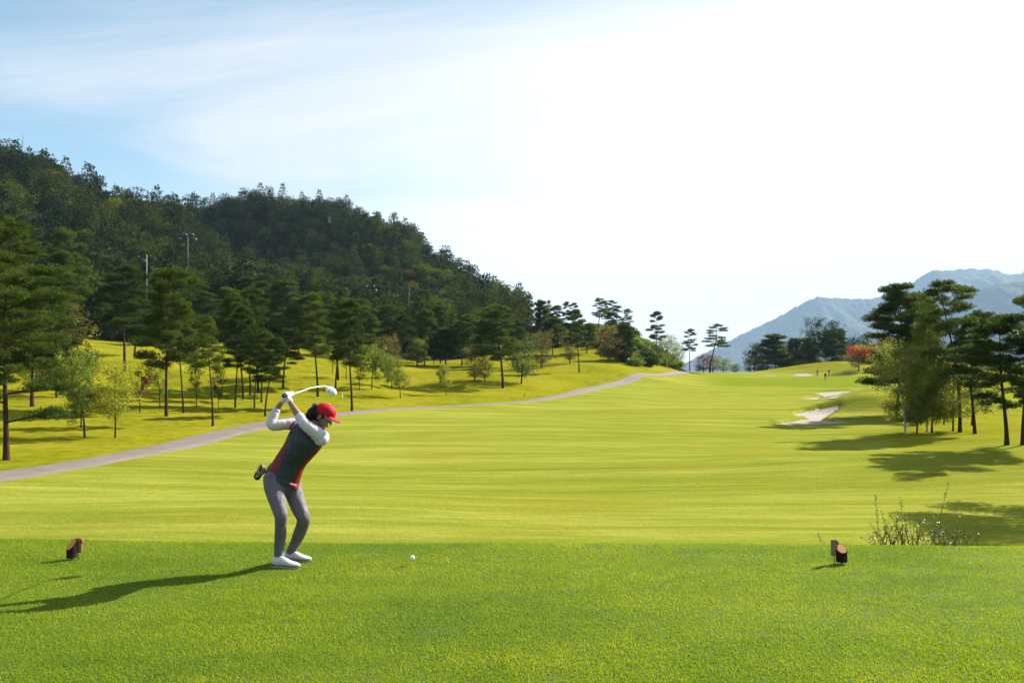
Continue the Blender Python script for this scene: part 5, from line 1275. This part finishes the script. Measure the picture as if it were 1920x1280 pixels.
# club: driver with a white shaft and head, held at the top of the swing
cr_ = empty('golf_club', butt); tag(cr_, 'driver with white shaft and rounded white head held above the golfer\'s head', 'golf club')
def putc(o): return putp(o, cr_)
m = MB(); m.add(*loft([butt-cd*.004, butt+cd*.01, butt+cd*.25], [.0150, .0145, .0100], 14)); putc(m.build('grip', M['black']))
m = MB(); m.add(*ellipsoid(butt-cd*.006, (.013, .004, .013), None, 12, 6)); putc(m.build('grip_cap', M['white_paint']))
sh_ = [butt+cd*.24, butt+cd*.45+[0, 0, .008], butt+cd*.68+[0, 0, .018], butt+cd*.90+[0, 0, .014], headp+[0, 0, .004]]
m = MB(); m.add(*loft(spline(sh_, 16), list(np.linspace(.0058, .0050, 16)), 10)); putc(m.build('shaft', M['white_paint']))
m = MB(); hc_ = P(621, 733.5, 8.06); er = np.array([[math.cos(.6), 0, math.sin(.6)], [0, 1, 0], [-math.sin(.6), 0, math.cos(.6)]])
m.add(*ellipsoid(hc_, (.060, .050, .044), er, 22, 14)); m.add(*loft([headp, headp+(hc_-headp)*.5], [.008, .016], 10)); m.add(*ellipsoid(hc_+np.array([-.012, -.01, .012]), (.050, .045, .034), er, 18, 12))
putc(fuse('club_head', m, M['white_paint'], None, .005, 3))
m = MB(); m.add(*ellipsoid(hc_+np.array([-.010, -.049, .004]), (.014, .004, .010), None, 10, 6)); putc(m.build('head_marking', simple('orange_mark', (0.7, 0.22, 0.12), 0.4)))

# ball on its tee
bp_ = P(773, 1061, 7.06); bp_[2] = 0
m = MB(); m.add(*loft([bp_+[0, 0, -.01], bp_+[0, 0, .034], bp_+[0, 0, .043], bp_+[0, 0, .048]], [.0024, .0026, .0052, .0062], 10)); tag(m.build('golf_tee', simple('wooden_tee', (0.62, 0.36, 0.20), 0.5)), 'small pale wooden tee peg under the golf ball', 'tee peg')
def ballmat():
    t = NT('golf_ball'); v = t.n('ShaderNodeTexVoronoi', ins={'Scale': 260.0}); t.l(t.obj(), v.inputs['Vector'])
    return t.done(t.bsdf((0.80, 0.80, 0.82), 0.25, t.bump(v.outputs['Distance'], 0.6, 0.002), 0.5))
m = MB(); m.add(*ellipsoid((0, 0, 0), (.0225, .0225, .0225), None, 24, 16)); o = m.build('golf_ball', ballmat()); o.location = bp_+[0, 0, .070]
tag(o, 'white golf ball teed up in front of the golfer', 'golf ball')

# ------------------------------------------------------------------ tee markers
M['marker_bark'] = bark('rough_bark', (0.008, 0.006, 0.005), (0.05, 0.032, 0.022), (60, 60, 14))
def woodend():
    t = NT('cut_wood'); w_ = t.n('ShaderNodeTexWave', wave_type='RINGS', ins={'Scale': 22.0, 'Distortion': 1.2}); t.l(t.obj(), w_.inputs['Vector'])
    return t.done(t.bsdf(t.ramp(w_.outputs['Fac'], [(0.2, (0.42, 0.17, 0.045)), (0.8, (0.58, 0.27, 0.08))]), 0.7))
M['cut_wood'] = woodend(); M['plaque'] = simple('varnished_wood', (0.22, 0.12, 0.075), 0.35, 0.2, 12, 0.2, 0.5); M['plaque_red'] = simple('red_wood_edge', (0.35, 0.05, 0.06), 0.4)
def marker(px, pyb, label, w_, h_, cutn, rz, plq):
    d = CZ*F/(pyb-HY); X = (px-CX)/F*d; r = empty('tee_marker', (X, d, 0), rz); tag(r, label, 'tee marker', 'sawn log tee markers')
    m = MB(); V = []; Fs = []; n = 28; g = np.random.default_rng(int(px)); cn = np.array(cutn, float)
    prof = 1+0.05*g.random(n)
    for j, zz in enumerate(np.linspace(0, 1, 9)):
        for k in range(n):
            a = 2*math.pi*k/n; x = math.cos(a)*w_*prof[k]*(1+.02*g.normal()); y = math.sin(a)*w_*prof[k]*(1+.02*g.normal())
            top = h_+(-(cn[0]*x+cn[1]*y)/cn[2]); V.append((x, y, .022+(top-.022)*zz))
    for j in range(8):
        for k in range(n): k2 = (k+1) % n; Fs.append((j*n+k, j*n+k2, (j+1)*n+k2, (j+1)*n+k))
    Fs += [tuple(range(n-1, -1, -1)), tuple(range(8*n, 9*n))]
    m.add(V, Fs); m.build('log', M['marker_bark'], r, False)
    e = MB(); V = []; 
    for k in range(n):
        a = 2*math.pi*k/n; x = math.cos(a)*w_*.86*prof[k]; y = math.sin(a)*w_*.86*prof[k]; V.append((x, y, h_-(cn[0]*x+cn[1]*y)/cn[2]+.003))
    V2 = [(a, b, c-.006) for a, b, c in V]; Fs = [tuple(range(n)), tuple(range(2*n-1, n-1, -1))]+[(k, n+k, n+(k+1) % n, (k+1) % n) for k in range(n)]
    e.add(V+V2, Fs); e.build('cut_face', M['cut_wood'], r, False)
    s = MB(); s.add(*loft([(0, 0, -.05), (0, 0, .03)], [.006, .006], 8)); s.build('spike', M['black'], r)
    (px_, py_, pw_, ph_, pz_, pt_) = plq
    q = MB(); V, Fq = box((px_, py_, pz_), (pw_, pt_, ph_)); q.add(V, Fq); qo = q.build('plaque', [M['plaque']], r, False); bv = qo.modifiers.new('b', 'BEVEL'); bv.width = .012; bv.segments = 3
    q = MB(); q.add(*box((px_+pw_/2-.006, py_+.002, pz_+ph_/2-.03), (.03, pt_+.004, .04))); qo = q.build('plaque_tip', [M['plaque_red']], r, False); bv = qo.modifiers.new('b', 'BEVEL'); bv.width = .008; bv.segments = 2
    q = MB(); q.add(*loft([(px_, py_, -.05), (px_, py_, pz_-ph_/2+.01)], [.0045, .0045], 8)); q.build('stake', M['black'], r)
marker(134.5, 1049, 'left tee marker, a short dark log with a slanted orange cut and pink edged board', .043, .140, (-.6, -1.0, 1), 0.0, (.040, .035, .07, .135, .125, .022))
marker(1578, 1057, 'right tee marker, a thick dark log with a round cut and brown board beside it', .046, .135, (0, -.75, 1), 0.0, (-.062, .01, .060, .145, .145, .020))

# ------------------------------------------------------------------ shrub on the bank and a spray beside the marker
M['shrub_leaf'] = leafmat('bank_shrub_leaves', [(0.2, (0.04, 0.065, 0.012)), (0.6, (0.10, 0.13, 0.02)), (0.85, (0.26, 0.28, 0.12))], 0.4, 0.42, 0.3)
M['twig'] = simple('twig', (0.10, 0.075, 0.035), 0.7)
def sprigs(name, L, label, seed, dens):
    g = np.random.default_rng(seed); r = empty(name, L[0][0]); tag(r, label, 'shrub' if dens > 1 else 'twig')
    st = MB(); C = []; D = []
    for (a, b, bend) in L:
        a = np.array(a, float); b = np.array(b, float); m_ = (a+b)/2+np.array(bend); p = spline([a, m_, b], 12); Lh = np.linalg.norm(b-a)
        st.add(*loft(p, list(np.linspace(.0035, .0012, 12)), 5, cap=False))
        for k in range(int(Lh*62)):
            f = g.random()**0.85; i = min(10, int(f*11)); c = p[i]+(p[i+1]-p[i])*g.random(); C.append(c); C.append(c+g.normal(0, .008, 3)); D.append(g.normal(0, 1, 3)); dd = g.normal(0, 1, 3); dd[2] = abs(dd[2])*.5+.2; D.append(dd)
    putp(st.build('stem', M['twig']), r)
    C = np.array(C); D = np.array(D); n = len(C)
    o = link('leaves', leaves_mesh('leaves', C, D, .023*g.uniform(.6, 1.3, n), .009, g.random(n), M['shrub_leaf'], g)); putp(o, r)
g = np.random.default_rng(91); L = []
def bankp(px, v):
    Y = 7.75+v; X = (px-CX)/F*Y; return np.array([X, Y, float(teez(np.array(X), np.array(Y)))])
for (pa, pb, top, v) in [(1655, 1641, 926, .75), (1688, 1688, 931, .75), (1738, 1779, 905, .75), (1788, 1804, 955, .75), (1672, 1630, 980, .8), (1662, 1652, 955, .8), (1832, 1838, 996, .7), (1700, 1668, 965, .7), (1720, 1722, 975, .7), (1755, 1765, 980, .7)]:
    a = bankp(pa, v); Yt = a[1]-.05; b = np.array([(pb-CX)/F*Yt, Yt, CZ-(top-HY)/F*Yt]); L.append((a, b, (g.uniform(-.03, .03), 0, .01)))
for i in range(95):
    pa = g.uniform(1640, 1815); v = g.uniform(.55, 1.0); a = bankp(pa, v); b = a+np.array([g.uniform(-.18, .2), g.uniform(-.12, .12), 0]); b[2] = g.random()**2.2*(.24 if pa < 1770 else .12)+.01; L.append((a, b, (g.uniform(-.03, .03), 0, .02)))
sprigs('bank_shrub', L, 'straggly shrub with glinting leaves growing below the tee at right', 92, 2)
a = bankp(1562, .6); sprigs('twig', [(a, np.array([(1532-CX)/F*8.2, 8.2, CZ-(1000-HY)/F*8.2]), (-.02, 0, -.02))], 'thin leafy twig leaning out behind the right tee marker', 93, 0)

# ------------------------------------------------------------------ far golfers
def person_far(px, pyb, label, top_c, leg_c, hgt=1.68, lean=0.1, facing=0.0, pole=None, cap_c=(.6, .6, .6), armf=0.3):
    X, Y, z_ = at(px, pyb, 120); r = empty('person', (X, Y, z_), facing); tag(r, label, 'person', 'three golfers far off by the green')
    s = hgt/1.7; b = MB()
    A = lambda x, y, z: np.array([x, y, z])*s
    for sg in (-1, 1):
        b.add(*loft([A(sg*.10, -.03, .03), A(sg*.10, .02, .48), A(sg*.085, 0, .88)], [.045, .06, .08], 8)); b.add(*loft([A(sg*.10, .06, .03), A(sg*.10, -.16, .04)], [.04, .035], 6))
        b.add(*loft([A(sg*.19, lean*.5, 1.40), A(sg*.23, -.02-armf*.2, 1.12), A(sg*.12, -armf, .98)], [.055, .042, .035], 8)); 
        for q in range(4): b.add(*loft([A(sg*.12+sg*.012*(q-1.5), -armf, .98), A(sg*.11+sg*.012*(q-1.5), -armf-.04, .91)], [.011, .009], 5))
        b.add(*loft([A(sg*.10, -armf, .97), A(sg*.075, -armf-.02, .93)], [.012, .010], 5))
    b.add(*loft([A(0, 0, .84), A(0, -lean*.3, 1.10), A(0, -lean*.6, 1.36), A(0, -lean*.7, 1.46)], [(.155, .11), (.145, .10), (.20, .11), (.08, .07)], 12)); b.add(*loft([A(0, -lean*.7, 1.42), A(0, -lean*.9, 1.54)], [.05, .05], 8))
    b.add(*ellipsoid(A(0, -lean-.01, 1.60), (.078*s, .095*s, .115*s), None, 12, 8)); b.add(*ellipsoid(A(0, -lean-.105, 1.59), (.014, .02, .018), None, 6, 4))
    fuse('body', b, M['skin'], r, .02, 1)
    t_ = MB(); t_.add(*loft([A(0, 0, .86), A(0, -lean*.3, 1.10), A(0, -lean*.6, 1.36), A(0, -lean*.7, 1.45)], [(.17, .125), (.155, .115), (.21, .125), (.10, .08)], 12))
    for sg in (-1, 1): t_.add(*loft([A(sg*.18, lean*.4, 1.40), A(sg*.23, -.02-armf*.2, 1.13), A(sg*.17, -armf*.7, 1.04)], [.066, .055, .048], 8))
    fuse('shirt', t_, cloth('far_shirt', top_c), r, .02, 1)
    t_ = MB(); t_.add(*loft([A(0, 0, .80), A(0, 0, .92)], [(.165, .12), (.16, .115)], 12))
    for sg in (-1, 1): t_.add(*loft([A(sg*.10, .0, .08), A(sg*.10, .02, .48), A(sg*.085, 0, .86)], [.062, .075, .095], 8))
    fuse('trousers', t_, cloth('far_trousers', leg_c), r, .02, 1)
    t_ = MB(); t_.add(*ellipsoid(A(0, -lean, 1.655), (.088*s, .10*s, .07*s), None, 12, 8)); t_.add(*box(A(0, -lean-.12, 1.645), (.12, .10, .012))); t_.build('cap', cloth('far_cap', cap_c), r)
    if pole is not None:
        q = MB(); hp = A(0, -armf-.05, .95); q.add(*loft([hp+[0, 0, .12], hp+[pole*.2, -.25, -.90]], [.012, .008], 6)); q.add(*box(hp+[pole*.2+.03, -.27, -.90], (.10, .04, .05)))
        c = q.build('golf_club', M['metal_light']); c.matrix_world = Matrix.Translation(r.location) @ Matrix.Rotation(facing, 4, 'Z'); tag(c, 'thin club held by the far golfer in black' if px > 1540 else 'thin club held by the far golfer at left', 'golf club')
person_far(1532.5, 705, 'far golfer in dark clothes, leftmost of the three by the green', (.03, .02, .02), (.10, .07, .05), facing=0.6, pole=.2, cap_c=(.2, .2, .2))
person_far(1547.5, 712, 'far golfer in black top and pale trousers, nearest of the three', (.01, .01, .012), (.30, .28, .26), facing=-.3, pole=-.2, cap_c=(.05, .05, .05))
person_far(1554, 704, 'far golfer in a red top, rightmost of the three by the green', (.35, .06, .04), (.25, .2, .17), facing=2.4, cap_c=(.7, .7, .7))

# ------------------------------------------------------------------ lamp masts, posts
def mast(px, Y, top, arms, lamps, label, r0=.12, mat='metal', tilt=0.0, name='lamp_mast'):
    X = (px-CX)/F*Y; z_ = float(hz(X, Y))-.3; H = CZ+(HY-top)*Y/F-z_; r = empty(name, (X, Y, z_)); tag(r, label, 'lamp mast' if lamps else 'pole', 'floodlight masts on the hill')
    m = MB(); m.add(*loft([(0, 0, 0), (0, 0, H*.6), (0, 0, H)], [r0, r0*.8, r0*.6], 8)); m.build('pole', M[mat], r)
    if arms:
        m = MB()
        for (dz, w_) in arms: m.add(*box((0, 0, H-dz), (w_, .16, .16)))
        m.build('crossarm', M[mat], r, False)
    for (dx, dz, rad) in lamps:
        m = MB(); c = np.array([dx, -.25, H-dz]); m.add(*loft([c+[0, .3, 0], c+[0, .15, 0], c], [rad*.5, rad*.9, rad], 12)); lo = m.build('lamp', M['metal'], r)
        m = MB(); m.add(*loft([c+[0, -.02, 0], c+[0, -.06, 0]], [rad*.85, rad*.6], 12)); m.build('lamp_glass', M['lamp_glass'], lo)
u = lambda p, Y: p*Y/F
mast(352, 205, 443, [(0.3, u(24, 205)), (u(9, 205), u(30, 205))], [(u(x, 205), -.3, .5) for x in (-9, -4, 5, 9)]+[(u(-14, 205), u(6, 205), .55), (u(14, 205), u(7, 205), .55)], 'tall dark floodlight mast with two crossarms on the left hill', .22)
mast(275, 150, 478, [], [(-.35, u(12, 150), .3)], 'slim white pole with one lamp behind the pines at left', .13, 'metal_light')
mast(263.5, 190, 484, [(0.2, u(10, 190))], [(u(-4, 190), -.2, .35), (u(3, 190), -.2, .35)], 'pale double lamp pole left of the white pole', .12, 'metal_light')
mast(268, 196, 483, [(0.2, u(8, 196))], [(u(3, 196), -.2, .38)], 'thin lamp pole directly beside the white pole', .1, 'metal_light')
mast(205.5, 185, 480, [(0.2, u(12, 185))], [(u(-4, 185), 0, .35), (u(5, 185), 0, .35), (u(9, 185), u(4, 185), .35)], 'leftmost thin floodlight pole on the hill', .12)
mast(430, 215, 478, [(0.3, u(8, 215))], [], 'thin dark pole with a short crossarm on the ridge', .12, name='utility_pole')
mast(694, 215, 540, [(0.2, u(16, 215)), (u(6, 215), u(20, 215))], [(u(x, 215), -.3, .5) for x in (-7, -.5, 5.5)]+[(u(-10.5, 215), u(5, 215), .55), (u(9.5, 215), u(5, 215), .55), (u(-6, 215), u(10, 215), .42), (u(7, 215), u(11, 215), .42)], 'floodlight mast with a ring of seven round lamps above the middle pines', .18)
mast(767, 220, 538, [], [(0, 0, .3), (0.1, .9, .3)], 'thin pale pole with two small lamps right of the ring of lamps', .1, 'metal_light')
mast(933, 260, 528, [], [], 'thin pole among the trees at the right end of the wooded hill', .12, name='utility_pole')
def post(px, pyb, hpx, label, mat, rad=.045, name='marker_post'):
    X, Y, z_ = at(px, pyb); m = MB(); m.add(*loft([(0, 0, -.1), (0, 0, hpx*Y/F)], [rad, rad], 8)); m.add(*ellipsoid((0, 0, hpx*Y/F), (rad, rad, rad*.5), None, 8, 4)); o = m.build(name, M[mat]); o.location = (X, Y, z_); tag(o, label, 'post')
post(642, 748, 11, 'small white post on the slope behind the golfer\'s cap', 'white_paint')
post(983.5, 744, 7, 'short dark post on the grass above the distant path', 'plaque', .05)
# bare dead trunk on the ridge
X, Y = (38-CX)/F*285, 285.0; z_ = float(hz(X, Y)); m = MB(); g = np.random.default_rng(33); H = CZ+(HY-253)*Y/F-z_
m.add(*loft([(0, 0, 0), (.3, 0, H*.5), (1.0, 0, H)], [.25, .16, .04], 6))
for k in range(9):
    h_ = H*g.uniform(.45, .92); a = g.uniform(0, 6.28); m.add(*loft([(.4*h_/H, 0, h_), (math.cos(a)*1.4, math.sin(a)*1.4, h_+1.0)], [.07, .02], 5))
o = m.build('dead_tree', M['bark']); o.location = (X, Y, z_); tag(o, 'bare dead tree standing out against the sky at the far left ridge', 'tree')
# rocks on the little hill
M['rock'] = simple('rock', (0.09, 0.075, 0.065), 0.95, 0.4, 1.2, 0.8, 0.1)
for i, (px, py, sz, lb) in enumerate([(1040, 645, 1.7, 'dark boulder left of the pine on the little hill'), (1180, 668, 1.3, 'brown boulder at the foot of the little hill beside the rounded pine'), (103, 605, 1.0, 'pale boulder below the pines at far left')]):
    X, Y, z_ = at(px, py, 60); V, Fs = ellipsoid((0, 0, 0), (sz*1.3, sz, sz*.8), None, 20, 12); nz = 1+.22*fbm2(V[:, 0]*1.3+i*9, V[:, 1]*1.3+V[:, 2]*1.7, 3, i); m = MB(); m.add(V*nz[:, None], Fs); o = m.build('boulder', M['rock'], None, False); o.location = (X, Y, z_+.1); tag(o, lb, 'boulder')
